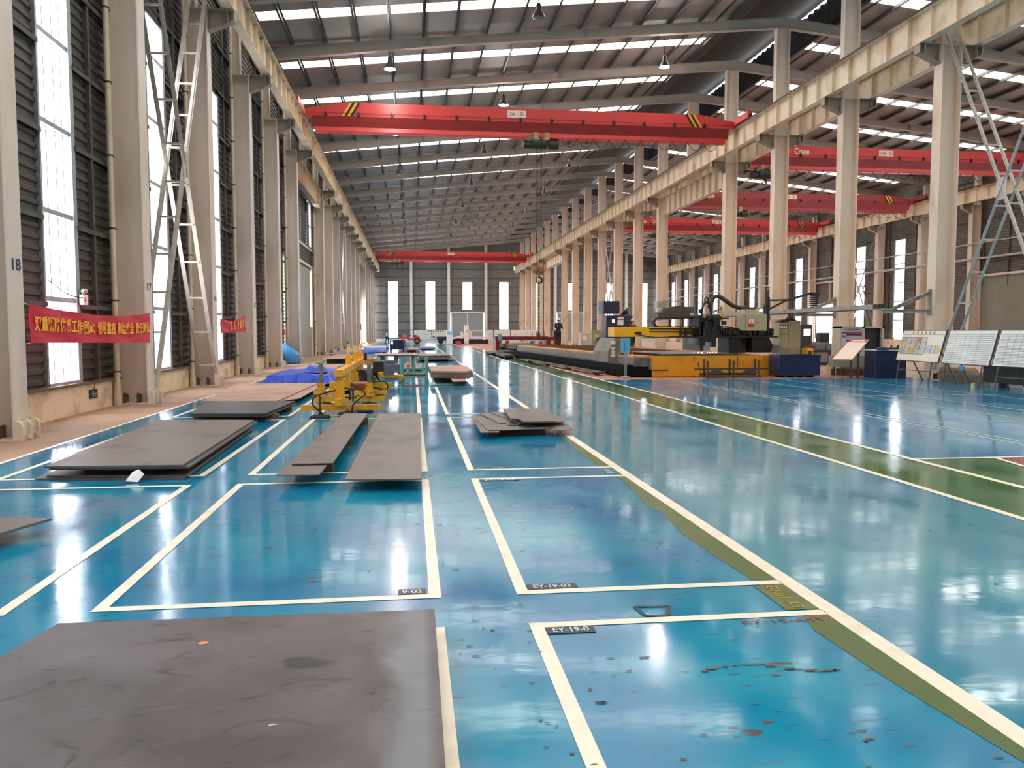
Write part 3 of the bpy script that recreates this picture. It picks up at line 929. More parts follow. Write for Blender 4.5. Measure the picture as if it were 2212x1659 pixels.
# ------------------------------------------------------------ overhead travelling cranes
def crane(xa, xb, y, zo, label, plate, hoist_x, shade=None, bottom=1.0, festoon=True, brand=None, z_hook=None, stripes=(True,True), hs=1.0):
    root = empty('overhead_crane', (0,y,zo), 0, label, 'crane', None)
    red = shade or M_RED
    L = xb-xa
    b0, b1, t0, t1 = 11.80, 11.92, 12.44, 12.12
    mb = MB()
    # tapered upper box
    xs = [xa+0.25, xa+2.1, xb-2.1, xb-0.25]; zt = [t1,t0,t0,t1]
    for i in range(3):
        vs = []
        for x, z in ((xs[i],zt[i]),(xs[i+1],zt[i+1])):
            vs += [(x,-0.27,b0),(x,0.27,b0),(x,0.27,z),(x,-0.27,z)]
        mb._add(vs, [(3,2,1,0),(4,5,6,7),(0,1,5,4),(1,2,6,5),(2,3,7,6),(3,0,4,7)])
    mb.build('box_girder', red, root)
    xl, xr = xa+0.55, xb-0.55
    MB().prism([(-0.14,11.32),(0.14,11.32),(0.27,11.80),(-0.27,11.80)], 'x', xl, xr).build('lower_web', shade or M_RED_SHADE, root)
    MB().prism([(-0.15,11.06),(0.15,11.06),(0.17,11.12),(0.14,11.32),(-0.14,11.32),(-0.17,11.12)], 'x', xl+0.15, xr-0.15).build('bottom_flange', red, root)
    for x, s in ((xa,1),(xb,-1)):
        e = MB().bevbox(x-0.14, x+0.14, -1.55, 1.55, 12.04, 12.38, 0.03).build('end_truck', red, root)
        wmb = MB()
        for yy in (-1.25,1.25): wmb.cyl((x-0.07,yy,12.12),0.115,0.14,14,'x')
        wmb.build('wheel', M_DARK, e)
        MB().bar((x,-1.62,12.12),(x,-1.5,12.12),0.14).bar((x,1.5,12.12),(x,1.62,12.12),0.14).build('buffer', M_RUBBER, e)
    # hazard stripes
    for side, on in ((1,stripes[0]),(-1,stripes[1])):
        if not on: continue
        xc = (xa+2.25) if side==1 else (xb-2.25)
        sb = MB()
        for k in range(4):
            sb.cur = k % 2
            x0 = xc - 0.30*side + 0.13*k*side
            sb._add([(x0,-0.276,b0+0.01),(x0+0.13*side,-0.276,b0+0.01),(x0+(0.13+0.38)*side,-0.276,t0-0.01),(x0+0.38*side,-0.276,t0-0.01)], [(0,1,2,3)])
        sb.build('hazard_stripe', [M_SIGNAL, M_BLACK], root)
    # capacity plate
    if plate:
        px, txt = plate
        p = MB().box(px-0.45, px+0.45, -0.29, -0.272, 11.99, 12.33).build('capacity_plate', mat('plate_cream',(236,214,196),0.5,var=0.02), root)
        text('lettering', txt, 0.25, mat('plate_ink',(86,40,44),0.6,var=0.05), p, (px,-0.293,12.16), (pi/2,0,0), sx=0.95)
    if brand:
        MB()._add([(xa+1.15,-0.276,11.95),(xa+1.55,-0.276,11.95),(xa+1.75,-0.276,12.24),(xa+1.35,-0.276,12.24)],[(0,1,2,3)]).build('blue_emblem', mat('emblem_blue',(50,60,150),0.5,var=0.03), root)
        for bx, s_, sz in brand:
            text('lettering', s_, sz, mat('lettering_cream',(240,226,200),0.5,var=0.02), root, (bx,-0.275,12.13), (pi/2,0,0), sx=0.72, ext=0.003, bold=0.006)
    # cable hangers
    hb = MB(); x = xa+1.2
    hb.tube([(xa+0.5,-0.34,11.93),(xb-0.5,-0.34,11.93)], 0.010, 5)
    while x < xb-0.8:
        hb.box(x-0.035,x+0.035,-0.36,-0.27,11.78,11.99); hb.bar((x-0.06,-0.33,11.82),(x+0.09,-0.33,11.88),0.04); x += 1.55
    hb.build('cable_track', M_BLACK, root)
    if festoon:
        fb = MB(); x = hoist_x+1.0
        while x < xb-1.3:
            pts = [(x+0.8*i/10, -0.34, 11.06-0.42*(1-((i-5)/5)**2)) for i in range(11)]
            fb.tube(pts, 0.016, 5, cap=False); x += 0.8
        fb.build('festoon_cable', M_RUBBER, root)
    # hoist trolley
    G = mat('hoist_green', (38,44,38), 0.5, var=0.25, scale=5)
    h = MB(); hx = hoist_x
    h.cyl((hx-0.85,0,10.78),0.19*hs,0.45,14,'x'); h.cyl((hx-0.42,0,10.86),0.27*hs,0.72,18,'x'); h.cyl((hx+0.40,0,10.82),0.24*hs,0.50,16,'x')
    h.box(hx+0.05,hx+0.38,-0.16,0.16,10.7,11.18); h.bevbox(hx-0.30,hx+0.02,-0.2,0.2,10.98,11.15,0.02)
    tr = h.build('hoist', G, root)
    t_ = MB()
    for xx in (hx-0.25,hx+0.3):
        t_.box(xx-0.13,xx+0.13,-0.24,-0.19,10.98,11.34); t_.box(xx-0.13,xx+0.13,0.19,0.24,10.98,11.34); t_.cyl((xx,-0.19,11.25),0.06,0.12,10,'y')
    t_.box(hx-0.3,hx+0.35,-0.22,-0.20,11.0,11.06); t_.box(hx-0.3,hx+0.35,0.20,0.22,11.0,11.06); t_.box(hx-0.02,hx+0.06,-0.22,0.22,11.0,11.05)
    t_.build('trolley', mat('trolley_ochre',(176,142,96),0.6,var=0.2), tr)
    MB().lathe((hx-0.55,-0.28,11.05),[(0.001,0),(0.16,0),(0.16,0.14),(0.001,0.14)],16,'y').build('counterweight', mat('motor_grey',(122,112,100),0.6,var=0.15), tr)
    rp = MB(); zb = 10.62 if z_hook is None else z_hook
    for dx in (-0.11,-0.05,0.05,0.11):
        rp.tube([(hx-0.05+dx*1.3,0,10.75),(hx-0.05+dx,0,zb+0.35)],0.009,5)
    rp.build('wire_rope', M_DARK, root)
    hk = MB(); R = mat('hook_block_ochre',(150,96,52),0.6,var=0.3,scale=8)
    hk.bevbox(hx-0.05-0.17,hx-0.05+0.17,-0.09,0.09,zb+0.02,zb+0.42,0.03); hk.lathe((hx-0.05-0.16,-0.12,zb+0.25),[(0.001,0),(0.14,0),(0.14,0.24),(0.001,0.24)],14,'y'); hk.lathe((hx-0.05+0.15,-0.12,zb+0.25),[(0.001,0),(0.14,0),(0.14,0.24),(0.001,0.24)],14,'y')
    blk = hk.build('hook_block', R, root)
    pts = []
    for i in range(17):
        a = radians(110 - i*16.5)
        pts.append((hx-0.05+0.15*cos(a)+0.0, 0, zb-0.24+0.15*sin(a)))
    rr = [0.030+0.026*sin(pi*min(1,i/12)) for i in range(17)]
    MB().tube([(hx-0.05,0,zb+0.05),(hx-0.05,0,zb-0.06)],0.035,8).tube(pts, rr, 8).build('hook', M_BLACK, blk)
    return root
crane(-5.2, 16.45, 39.5, 0.0, 'red overhead crane 2# 10t, nearest across the left hall', (5.12,'2#  10t'), 6.32, z_hook=4.4)
crane(-5.2, 16.45, 111.0, 0.12, 'red overhead crane far down the left hall near the end wall', (5.35,'1#  10t'), -2.0, festoon=False)
# grid centre of the right hall girders
crane(18.35, XR-0.95, 45.3, 0.0, 'bright red overhead crane 11# 5t, nearest across the right hall', (28.0,'11#   5t'), 20.6, brand=[(20.98,'Weihua',0.52),(22.72,'Crane',0.52)], stripes=(False,True), hs=1.15)
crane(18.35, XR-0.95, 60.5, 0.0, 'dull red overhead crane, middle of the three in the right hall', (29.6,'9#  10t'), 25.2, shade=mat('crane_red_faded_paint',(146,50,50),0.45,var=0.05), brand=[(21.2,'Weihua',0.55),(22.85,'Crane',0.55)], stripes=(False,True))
crane(18.35, XR-0.95, 75.0, 0.0, 'red overhead crane 8# 10t, farthest of the three in the right hall', (29.2,'8#  10t'), 23.6, brand=[(21.6,'Weihua',0.55),(23.25,'Crane',0.55)], stripes=(False,True))

# chain hanging from the nearest crane hook
def torus_pts(c, rx, rz, ax):
    pts = []
    for i in range(11):
        a = 2*pi*i/10
        pts.append((c[0]+(rx*cos(a) if ax==0 else 0), c[1]+(rx*cos(a) if ax==1 else 0), c[2]+rz*sin(a)))
    return pts
ch = MB(); z = 3.98
for i in range(27):
    ch.tube(torus_pts((6.27,39.5,z), 0.045, 0.062, i%2), 0.014, 5, cap=False); z -= 0.092
ch.tube([(6.27,39.5,4.18),(6.27,39.5,4.02)],0.02,6)
cs = ch.build('chain_sling', mat('chain_steel',(46,34,36),0.5,var=0.3)); tag(cs, 'dark long-link chain hanging from the hook of the nearest left-hall crane', 'chain')
MB().prism([(6.18,1.35),(6.36,1.35),(6.30,1.62),(6.24,1.62)],'y',39.46,39.54).bar((6.15,39.5,1.35),(6.10,39.5,1.18),0.03).bar((6.39,39.5,1.35),(6.44,39.5,1.18),0.03).build('plate_clamp', mat('clamp_rust',(96,52,44),0.6,var=0.2), cs)

# ------------------------------------------------------------ pendant high-bay lamps
LAMPON = glow('lamp_lens_lit', (246,238,255), 40)
def lamp(x, y, lit, label, drop=0.55):
    z = zroof(x)-0.25
    root = empty('pendant_lamp', (x,y,0), 0, label, 'lamp', 'high bay lamps under the roof')
    MB().tube([(0,0,z+0.25),(0,0,z-drop)],0.02,6).build('stem', M_DARK, root)
    MB().lathe((0,0,z-drop-0.62),[(0.27,0),(0.255,0.05),(0.16,0.24),(0.10,0.32),(0.10,0.5),(0.06,0.58),(0.001,0.60)],18).build('lamp_shade', mat('lamp_shade_metal',(92,88,86),0.4,metal=0.4,var=0.1), root)
    MB().lathe((0,0,z-drop-0.66),[(0.001,0.0),(0.14,0.005),(0.245,0.045)],18).build('lens', LAMPON if lit else mat('lamp_lens_off',(120,118,114),0.3), root)
    if lit:
        ld = bpy.data.lights.new('lamp_light','POINT'); ld.energy = 160; ld.color = (1,0.95,0.9); ld.shadow_soft_size = 0.2
        lo = bpy.data.objects.new('lamp_light', ld); COL.objects.link(lo); lo.parent = root; lo.location = (0,0,z-drop-0.8)
li = 0
for col_, (x, ys_) in enumerate(((-0.9,[36.7,48.6,60.6,72.6,84.6,96.6,108.6]),(5.0,[31.7,43.8,55.6,67.6,79.6,91.6,103.6]),(12.4,[38.9,51,63,75,87,99]))):
    for j, y in enumerate(ys_):
        lit = (col_==0 and j<2) or (col_==1 and j==1) or (col_==2 and j==0)
        lamp(x, y, lit, '%s high-bay lamp, %s along the %s row of the left roof' % ('lit' if lit else 'unlit dark', ORD[j+1], ['left','centre','ridge-side'][col_]))
for j, (x,y) in enumerate(((24.0,50.0),(30.0,56.0),(24.0,68.0),(30.0,74.0))):
    lamp(x, y, False, 'unlit dark high-bay lamp, %s along the right roof slope' % ORD[j+1])

# ------------------------------------------------------------ steel plates
PL = mat('mill_scale_plate', (108,94,86), 0.5, metal=0.15, var=0.12, scale=2.2, dirt=(84,74,68), stretch=(1,0.6,1))
PLD = mat('dark_plate', (80,76,76), 0.42, metal=0.35, var=0.15, scale=1.2, dirt=(62,56,54), stretch=(1,1,1))
PLT = mat('tan_plate', (172,136,118), 0.7, metal=0.0, var=0.06, scale=1.5, dirt=(146,112,96))
WOOD = mat('timber_block', (120,92,70), 0.8, var=0.2, scale=5, stretch=(1,6,6))
def poly(name, pts, z, t, m, label, group=None, cat='steel plate', warp=0.0):
    """flat plate with outline pts, top at z, thickness t; warp lifts the first edge like the sprung plates"""
    mb = MB(); n = len(pts)
    vs = [(x,y,z-t) for x,y in pts] + [(x,y,z) for x,y in pts]
    fs = [tuple(range(n-1,-1,-1)), tuple(range(n,2*n))]
    for k in range(n):
        j = (k+1)%n; fs.append((k,j,n+j,n+k))
    mb._add(vs, fs)
    o = mb.build(name, m); tag(o, label, cat, group)
    return o
def blocks(lst, label, h, w=0.09, l=0.6, along='x', z0=0.0):
    for i,(x,y) in enumerate(lst):
        mb = MB().box(x-(l/2 if along=='x' else w/2), x+(l/2 if along=='x' else w/2), y-(w/2 if along=='x' else l/2), y+(w/2 if along=='x' else l/2), z0, h)
        o = mb.build('timber_block', WOOD); tag(o, label + ', %s from the viewer' % ORD[i+1], 'timber', 'timbers under the plates')
SP = 'steel_plate'
# big foreground plate
def sheet_mat():
    m = bpy.data.materials.new('smoky_mill_scale'); m.use_nodes = True; nt = m.node_tree; L = nt.links; b = nt.nodes['Principled BSDF']
    tc = nt.nodes.new('ShaderNodeTexCoord')
    def N(t, **k):
        n = nt.nodes.new(t)
        for a_, v in k.items(): setattr(n, a_, v)
        return n
    def noise(sc, det, dist=0.0, st=(1,1,1)):
        mp = N('ShaderNodeMapping'); mp.inputs['Scale'].default_value = st; L.new(tc.outputs['Object'], mp.inputs['Vector'])
        n = N('ShaderNodeTexNoise'); n.inputs['Scale'].default_value = sc; n.inputs['Detail'].default_value = det; n.inputs['Distortion'].default_value = dist
        L.new(mp.outputs['Vector'], n.inputs['Vector']); return n
    def ramp(src, p0, p1, c0, c1):
        r = N('ShaderNodeValToRGB'); e = r.color_ramp.elements; e[0].position=p0; e[1].position=p1; e[0].color=c0; e[1].color=c1; L.new(src, r.inputs['Fac']); return r
    def mix(f, a_, c_):
        x = N('ShaderNodeMix', data_type='RGBA'); L.new(f, x.inputs['Factor'])
        for k, v in ((6,a_),(7,c_)):
            if isinstance(v, tuple): x.inputs[k].default_value = v
            else: L.new(v, x.inputs[k])
        return x.outputs[2]
    base = ramp(noise(1.6,5,0.4).outputs['Fac'],0.36,0.64,srgb(78,68,64),srgb(104,94,92)).outputs['Color']
    sm = ramp(noise(2.2,3,2.6,(1,1.7,1)).outputs['Fac'],0.60,0.72,(0,0,0,1),(0.75,0.75,0.75,1)).outputs['Color']
    col = mix(sm, base, srgb(44,38,30))
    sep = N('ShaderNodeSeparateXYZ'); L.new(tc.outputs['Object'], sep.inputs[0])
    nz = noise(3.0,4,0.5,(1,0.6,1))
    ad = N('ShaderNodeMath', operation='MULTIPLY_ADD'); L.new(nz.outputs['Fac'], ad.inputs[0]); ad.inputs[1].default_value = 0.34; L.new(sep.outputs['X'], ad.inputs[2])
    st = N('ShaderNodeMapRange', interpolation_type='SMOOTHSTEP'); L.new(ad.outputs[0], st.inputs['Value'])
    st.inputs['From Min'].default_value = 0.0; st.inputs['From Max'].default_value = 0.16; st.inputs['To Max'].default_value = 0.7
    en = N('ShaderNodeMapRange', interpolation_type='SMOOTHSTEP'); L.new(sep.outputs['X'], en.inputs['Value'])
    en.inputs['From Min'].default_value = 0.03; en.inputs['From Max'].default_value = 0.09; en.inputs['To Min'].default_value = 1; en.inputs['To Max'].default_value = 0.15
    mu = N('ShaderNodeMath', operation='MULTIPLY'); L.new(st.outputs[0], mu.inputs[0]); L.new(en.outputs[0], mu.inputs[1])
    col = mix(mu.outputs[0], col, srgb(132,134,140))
    L.new(col, b.inputs['Base Color'])
    rr = N('ShaderNodeMapRange'); L.new(noise(4,4).outputs['Fac'], rr.inputs['Value']); rr.inputs['To Min'].default_value=0.32; rr.inputs['To Max'].default_value=0.62
    L.new(rr.outputs[0], b.inputs['Roughness']); b.inputs['Metallic'].default_value = 0.3
    return m
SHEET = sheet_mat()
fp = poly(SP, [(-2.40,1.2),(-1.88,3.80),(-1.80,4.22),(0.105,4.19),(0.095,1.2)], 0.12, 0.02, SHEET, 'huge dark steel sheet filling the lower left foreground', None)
fp2 = poly(SP, [(-2.35,1.15),(-1.80,4.02),(0.10,4.02),(0.088,1.15)], 0.092, 0.012, PLD, 'lower dark sheet just showing beneath the huge foreground sheet', None)
blocks([(-0.9,1.6),(-0.9,2.7),(-0.9,3.6)], 'timber under the huge foreground sheet', 0.08, l=1.6)
# chalk mark and smears live in the plate's surface
MB()._add([(-1.00+0.025*cos(a),3.86+0.018*sin(a),0.1215) for a in [2*pi*i/12 for i in range(12)]],[tuple(range(12))]).build('paint_spot', mat('orange_chalk',(226,140,84),0.8,var=0.1), fp)
ed = MB()
for x_,y_,r_ in ((-0.55,3.0,0.02),(-1.02,2.75,0.025),(-0.25,2.35,0.012)): ed._add([(x_,y_,0.1206),(x_+0.03,y_+0.006,0.1206),(x_+0.035,y_+0.012,0.1206),(x_,y_+0.008,0.1206)],[(0,1,2,3)])
ed.build('white_fleck', M_WHITE, fp)
poly(SP, [(-4.6,4.7),(-3.3,5.45),(-2.86,6.67),(-3.3,6.75),(-4.8,6.75)], 0.12, 0.02, PL, 'steel sheet poking in at the left edge of the view', None)
poly(SP, [(-4.6,5.3),(-3.6,5.6),(-3.35,6.35),(-4.8,6.45)], 0.135, 0.012, PL, 'offcut lying on the sheet at the left edge', None)
blocks([(-3.8,5.6),(-3.9,6.4)], 'timber under the sheet at the left edge', 0.10, l=0.8)
o = MB().box(-2.16,-2.02,3.92,4.04,0.0,0.10).build('wood_offcut', mat('carton_brown',(176,120,70),0.7,var=0.1)); tag(o,'small brown wooden offcut beside the huge sheet at the left edge','offcut'); MB().box(-2.14,-2.04,3.913,3.92,0.02,0.07).build('paper_label', M_WHITE, o)
# stack A
poly(SP, [(-4.05,9.08),(-2.48,8.94),(-2.62,13.3),(-4.1,13.4)], 0.021, 0.02, PL, 'bottom sheet of the big left bay stack, showing at its front edge', 'sheets of the big stack in the left bay')
poly(SP, [(-3.95,9.12),(-2.45,8.98),(-2.6,13.35),(-4.1,13.45)], 0.042, 0.02, PL, 'second sheet up in the big left bay stack', 'sheets of the big stack in the left bay')
blocks([(-3.2,9.35),(-3.25,11.3),(-3.3,13.0)], 'batten between sheets of the big left bay stack', 0.117, w=0.05, l=0.9, z0=0.043)
poly(SP, [(-3.88,9.02),(-2.42,8.93),(-2.53,13.40),(-4.12,13.60)], 0.140, 0.022, PLD, 'lower of the two top sheets on the big left bay stack', 'sheets of the big stack in the left bay')
poly(SP, [(-3.92,9.00),(-2.48,8.93),(-2.58,13.38),(-4.12,13.59)], 0.163, 0.021, PL, 'broad brown sheet on top of the big left bay stack', 'sheets of the big stack in the left bay')
pp = MB()._add([(-3.03,8.80,0.02),(-2.99,8.90,0.10),(-2.93,8.915,0.125),(-2.86,8.87,0.08),(-2.90,8.78,0.01),(-2.95,8.84,0.075)],[(0,1,5),(1,2,5),(2,3,5),(3,4,5),(4,0,5)]).build('paper_scrap', mat('white_paper',(232,230,226),0.8,var=0.05)); tag(pp,'crumpled white paper wedged in the front of the big left bay stack','paper')
# narrow strips B
poly(SP, [(-1.40,8.30),(-0.96,8.28),(-0.80,14.0),(-1.24,14.05)], 0.140, 0.012, PL, 'lower narrow sheet, jutting out in front of the one above it', 'narrow sheets beside the wide bay sheet')
poly(SP, [(-1.32,8.86),(-0.88,8.87),(-0.81,14.21),(-1.22,14.26)], 0.160, 0.012, PL, 'upper narrow sheet lying on the jutting one', 'narrow sheets beside the wide bay sheet')
blocks([(-1.13,9.3),(-1.05,11.3),(-0.98,13.9)], 'timber under the narrow sheets', 0.127, l=0.42)
poly(SP, [(-0.68,8.01),(0.08,7.96),(0.13,14.40),(-0.62,14.49)], 0.132, 0.014, PL, 'wide brown sheet lying along the cream bay line', None)
blocks([(-0.3,9.0),(-0.28,11.2),(-0.26,13.9)], 'timber under the wide brown sheet', 0.117, l=0.5)
# stack D by the aisle line
DG_ = 'sheets of the jumbled stack by the aisle line'
poly(SP, [(1.03,14.15),(1.0,11.78),(1.28,11.80),(1.35,14.0)], 0.100, 0.012, PL, 'lowest offcut on the left of the jumbled stack by the aisle line', DG_)
poly(SP, [(1.05,13.6),(1.13,11.92),(2.12,12.05),(2.12,13.6)], 0.114, 0.012, PL, 'broad lower sheet of the jumbled stack by the aisle line', DG_)
poly(SP, [(2.05,12.5),(2.10,11.86),(2.44,11.98),(2.50,12.75),(2.2,12.9)], 0.102, 0.012, PL, 'offcut pointing right from the jumbled stack by the aisle line', DG_)
poly(SP, [(1.2,14.3),(1.38,12.75),(1.48,12.75),(1.5,12.45),(1.9,12.42),(1.9,14.3)], 0.128, 0.012, PL, 'notched sheet in the middle of the jumbled stack by the aisle line', DG_)
poly(SP, [(1.38,14.35),(1.70,12.55),(2.35,12.55),(2.35,14.2)], 0.142, 0.012, PL, 'sheet with a slanting edge in the jumbled stack by the aisle line', DG_)
poly(SP, [(1.58,13.9),(1.66,12.40),(2.40,12.52),(2.52,13.2),(2.3,13.9)], 0.160, 0.016, PL, 'upper sheet just below the top of the jumbled stack by the aisle line', DG_)
blocks([(1.6,12.3),(1.6,13.7)], 'timber under the jumbled stack by the aisle line', 0.088, l=0.9)
blocks([(1.95,12.75),(1.95,13.9)], 'packing between upper sheets of the jumbled stack', 0.1855, l=0.4, z0=0.1605)
poly(SP, [(1.62,14.34),(1.55,12.6),(1.68,12.6),(1.70,12.18),(2.22,12.20),(2.33,14.27)], 0.208, 0.022, PL, 'thick brown sheet with a cut corner on top of the jumbled stack', DG_)
# stack E and the tan sheet
poly(SP, [(-3.91,14.66),(-2.58,14.48),(-2.42,16.95),(-4.2,17.2)], 0.125, 0.03, PLD, 'lower dark sheet in front of the tan sheet', 'dark sheets in front of the tan sheet')
poly(SP, [(-3.93,14.61),(-2.60,14.44),(-2.44,16.99),(-4.24,17.22)], 0.160, 0.02, PLD, 'upper dark sheet in front of the tan sheet', 'dark sheets in front of the tan sheet')
blocks([(-3.2,15.0),(-3.2,16.6)], 'timber under the dark sheets in front of the tan sheet', 0.095, l=1.5)
blocks([(-3.2,15.3),(-3.2,16.8)], 'batten between the dark sheets in front of the tan sheet', 0.14, l=0.9, z0=0.1255)
poly(SP, [(-4.5,17.75),(-2.88,17.5),(-2.72,23.6),(-4.95,23.6)], 0.12, 0.012, PLT, 'broad pinkish tan sheet lying against the bare floor strip', None)
poly(SP, [(-3.1,17.3),(-2.55,18.45),(-2.50,23.6),(-3.2,23.6)], 0.098, 0.012, PLT, 'sheet peeping out to the right under the pinkish tan one', None)
blocks([(-3.6,18.5),(-3.6,21.2),(-3.6,23.4)], 'timber under the pinkish tan sheet', 0.085, l=1.6)
# small plate and far stacks
poly(SP, [(1.16,23.3),(1.56,23.4),(1.63,26.15),(1.18,26.2)], 0.15, 0.016, PLT, 'small brown sheet alone near the aisle line', None)
blocks([(1.36,24.0),(1.4,25.6)], 'timber under the small lone sheet', 0.133, l=0.34)
for i in range(4):
    poly(SP, [(0.56+0.01*i,25.15),(1.70-0.02*i,24.35+0.1*i),(1.92-0.01*i,25.4),(1.92,29.0),(0.56,29.1)], 0.16+0.055*i+0.05, 0.05, PL if i<3 else PLT, 'thick slab, %s from the bottom of the pile behind the small lone sheet' % ORD[i+1], 'slabs piled behind the teal stand')
blocks([(1.2,25.8),(1.2,28.2)], 'timber under the pile of thick slabs', 0.11, l=1.0)
for i in range(3):
    poly(SP, [(0.33-0.1*(i==0),42.3+i),(2.17+0.3*(i==0),43.0+i),(1.95+0.4*(i==0),49.4),(0.35,49.6)], 0.15+0.06*i, 0.03, PL, 'wide sheet, %s from the bottom of the stack beyond the thick slabs' % ORD[i+1], 'sheets of the stack beyond the thick slabs')
blocks([(1.2,44.5),(1.2,48)], 'timber under the stack beyond the thick slabs', 0.12, l=1.5)
poly(SP, [(0.55,70.5),(2.0,70.4),(2.07,77.1),(0.74,77.3)], 0.22, 0.14, mat('purple_grey_plate',(150,132,150),0.5,var=0.08), 'far pale purple-grey slab beside the aisle line', None)
blocks([(1.2,72),(1.2,76)], 'timber under the far purple-grey slab', 0.08, l=1.0)
poly(SP, [(-0.42,62.0),(0.5,62.0),(0.5,66.5),(-0.42,66.5)], 0.28, 0.1, PLT, 'far tan slab just beyond the black rack', None)
blocks([(-0.1,63),(-0.1,65.6)], 'timber under the far tan slab', 0.18, l=0.7)
for i,(x0,x1,y0,y1,z) in enumerate(((-4.9,-3.2,30.5,38.0,0.10),(-4.4,-2.7,39.5,47.0,0.30),(-5.2,-4.0,50.0,57.0,0.2),(-4.6,-3.4,74,80,0.2),(-3.2,-2.2,74,79,0.16),(-0.9,0.35,32.5,37.5,0.12))):
    poly(SP, [(x0,y0),(x1,y0),(x1+0.1,y1),(x0+0.1,y1)], z, 0.03, PLT if i in (0,1) else PL, ['low tan sheet beyond the blue tarpaulin','raised tan sheet beyond the lifting frame','sheet beside the left columns past the sliding door','far dark sheet near the left columns','far dark sheet right of its neighbour by the left columns','sheet on the floor between the trestle and black rack'][i], None)
    blocks([((x0+x1)/2,y0+0.8),((x0+x1)/2,y1-0.8)], 'timber under the ' + ['low tan sheet beyond the tarpaulin','raised tan sheet','sheet past the sliding door','far dark sheet by the columns','far right dark sheet','sheet behind the trestle'][i], z-0.03, l=(x1-x0)*0.8)
roll = MB().tube([(-4.3,73.3,0.155),(-2.4,73.3,0.155)],0.15,14).build('white_roll', M_WHITE); tag(roll, 'white wrapped roll lying far off by the left columns', 'roll')

# ------------------------------------------------------------ tarpaulins
def tarp(name, x0, x1, y0, y1, h, label, seed, skew=0.0):
    r = random.Random(seed); mb = MB(); nx, ny = 26, 22; vs = []
    for j in range(ny+1):
        for i in range(nx+1):
            u = i/nx; v = j/ny
            x = x0+(x1-x0)*u + skew*v; y = y0+(y1-y0)*v
            e = min(u,1-u,v,1-v)
            z = h if e > 0.07 else (h*0.93 if e > 0.035 else 0.012)
            if e <= 0.035:
                k = 0.07+0.10*r.random()
                if u < 0.04: x -= k
                if u > 0.96: x += k
                if v < 0.05: y -= k*1.3
                z += 0.07*r.random()
            else: z += 0.02*sin(u*9+seed)*cos(v*7) + 0.012*r.random()
            vs.append((x,y,z))
    fs = [(j*(nx+1)+i, j*(nx+1)+i+1, (j+1)*(nx+1)+i+1, (j+1)*(nx+1)+i) for j in range(ny) for i in range(nx)]
    mb._add(vs, fs)
    o = mb.build(name, mat('blue_tarpaulin',(20,62,172),0.5,var=0.18,scale=4,dirt=(12,36,118)))
    tag(o, label, 'tarpaulin'); return o
tp = tarp('tarpaulin', -4.30, -2.45, 23.95, 28.4, 0.34, 'blue tarpaulin draped over a low load by the left bay', 3, 0.0)
r = random.Random(5)
cr = MB(); vs = []; nn = 13
for j in range(nn+1):
    for i in range(nn+1):
        u = i/nn*2-1; v = j/nn*2-1
        k = max(0, 1-(u*u+v*v)**1.5)*(0.35+0.35*abs(sin(3.1*u+1.7*v))+0.3*abs(cos(4.3*v-2.1*u)))
        vs.append((-3.0+0.42*u+0.03*r.random(), 25.2+0.7*v, 0.37+0.20*k*(0.75+0.5*r.random())))
cr._add(vs, [(j*(nn+1)+i, j*(nn+1)+i+1, (j+1)*(nn+1)+i+1, (j+1)*(nn+1)+i) for j in range(nn) for i in range(nn)])
cr.build('crumpled_fold', mat('blue_tarpaulin_fold',(20,62,186),0.42,var=0.2,scale=5), tp)
tarp('tarpaulin', -4.0, -2.15, 60.5, 69, 0.22, 'second blue tarpaulin farther off, before the black rack', 8, 0.0)

# ------------------------------------------------------------ yellow vacuum lifting frame
root = empty('vacuum_lifting_frame', (0,0,0), 0, 'yellow vacuum lifting frame with cross arms and black hoses', 'lifting frame')
X0 = -1.38
sp = MB().bevbox(X0-0.07,X0+0.07,15.15,22.6,0.76,0.89,0.008).build('top_beam', M_YELLOW, root)
for y in (15.3,17.2,18.9,20.4,21.8):
    a = MB().box(-2.09 if y!=18.9 else -1.95,-0.61 if y<21 else -0.55,y-0.05,y+0.05,0.125,0.225).build('cross_arm', M_YELLOW, root)
    if y > 15.5: pass
for y in (15.32,17.2,18.9,20.4,21.8):
    MB().box(X0-0.055,X0+0.055,y-0.05,y+0.05,0.225,0.76).build('post', M_YELLOW, root)
MB().box(X0-0.065,X0+0.065,15.05,15.5,0.226,0.345).build('foot_block', M_YELLOW, root)
for y in (17.6,19.6,21.4):
    lg = MB().box(X0-0.065,X0+0.065,y-0.03,y+0.03,0.89,1.06).prism([(X0-0.065,1.06),(X0+0.065,1.06),(X0+0.03,1.11),(X0-0.03,1.11)],'y',y-0.03,y+0.03).build('lifting_lug', M_YELLOW, root)
    MB().cyl((X0,y,1.10),0.025,0.17,10).build('pin', mat('pin_pale_yellow',(240,196,96),0.4), lg)
lb = MB().box(-2.09,-0.55,17.15,17.25,0.28,0.36).build('side_beam', M_YELLOW, root)
MB().box(-1.98,-0.8,19.4,19.5,0.3,0.4).box(-1.9,-1.38,21.0,21.1,0.3,0.38).build('side_beam', M_YELLOW, root)
GREYP = mat('grey_steel_post',(118,116,112),0.45,metal=0.2,var=0.1)
for x in (-1.92,-0.92):
    sk = MB().box(x-0.075,x+0.075,17.08,17.16,0.23,0.52).build('socket', M_YELLOW, root)
    MB().box(x-0.04,x+0.04,17.12,17.20,0.5,0.92).box(x-0.075,x+0.075,17.12,17.2,0.92,0.935).build('upright', GREYP, sk)
    MB().cyl((x-0.045,17.07,0.46),0.012,0.02,8,'y').cyl((x+0.04,17.07,0.3),0.012,0.02,8,'y').build('bolt', M_DARK, sk)
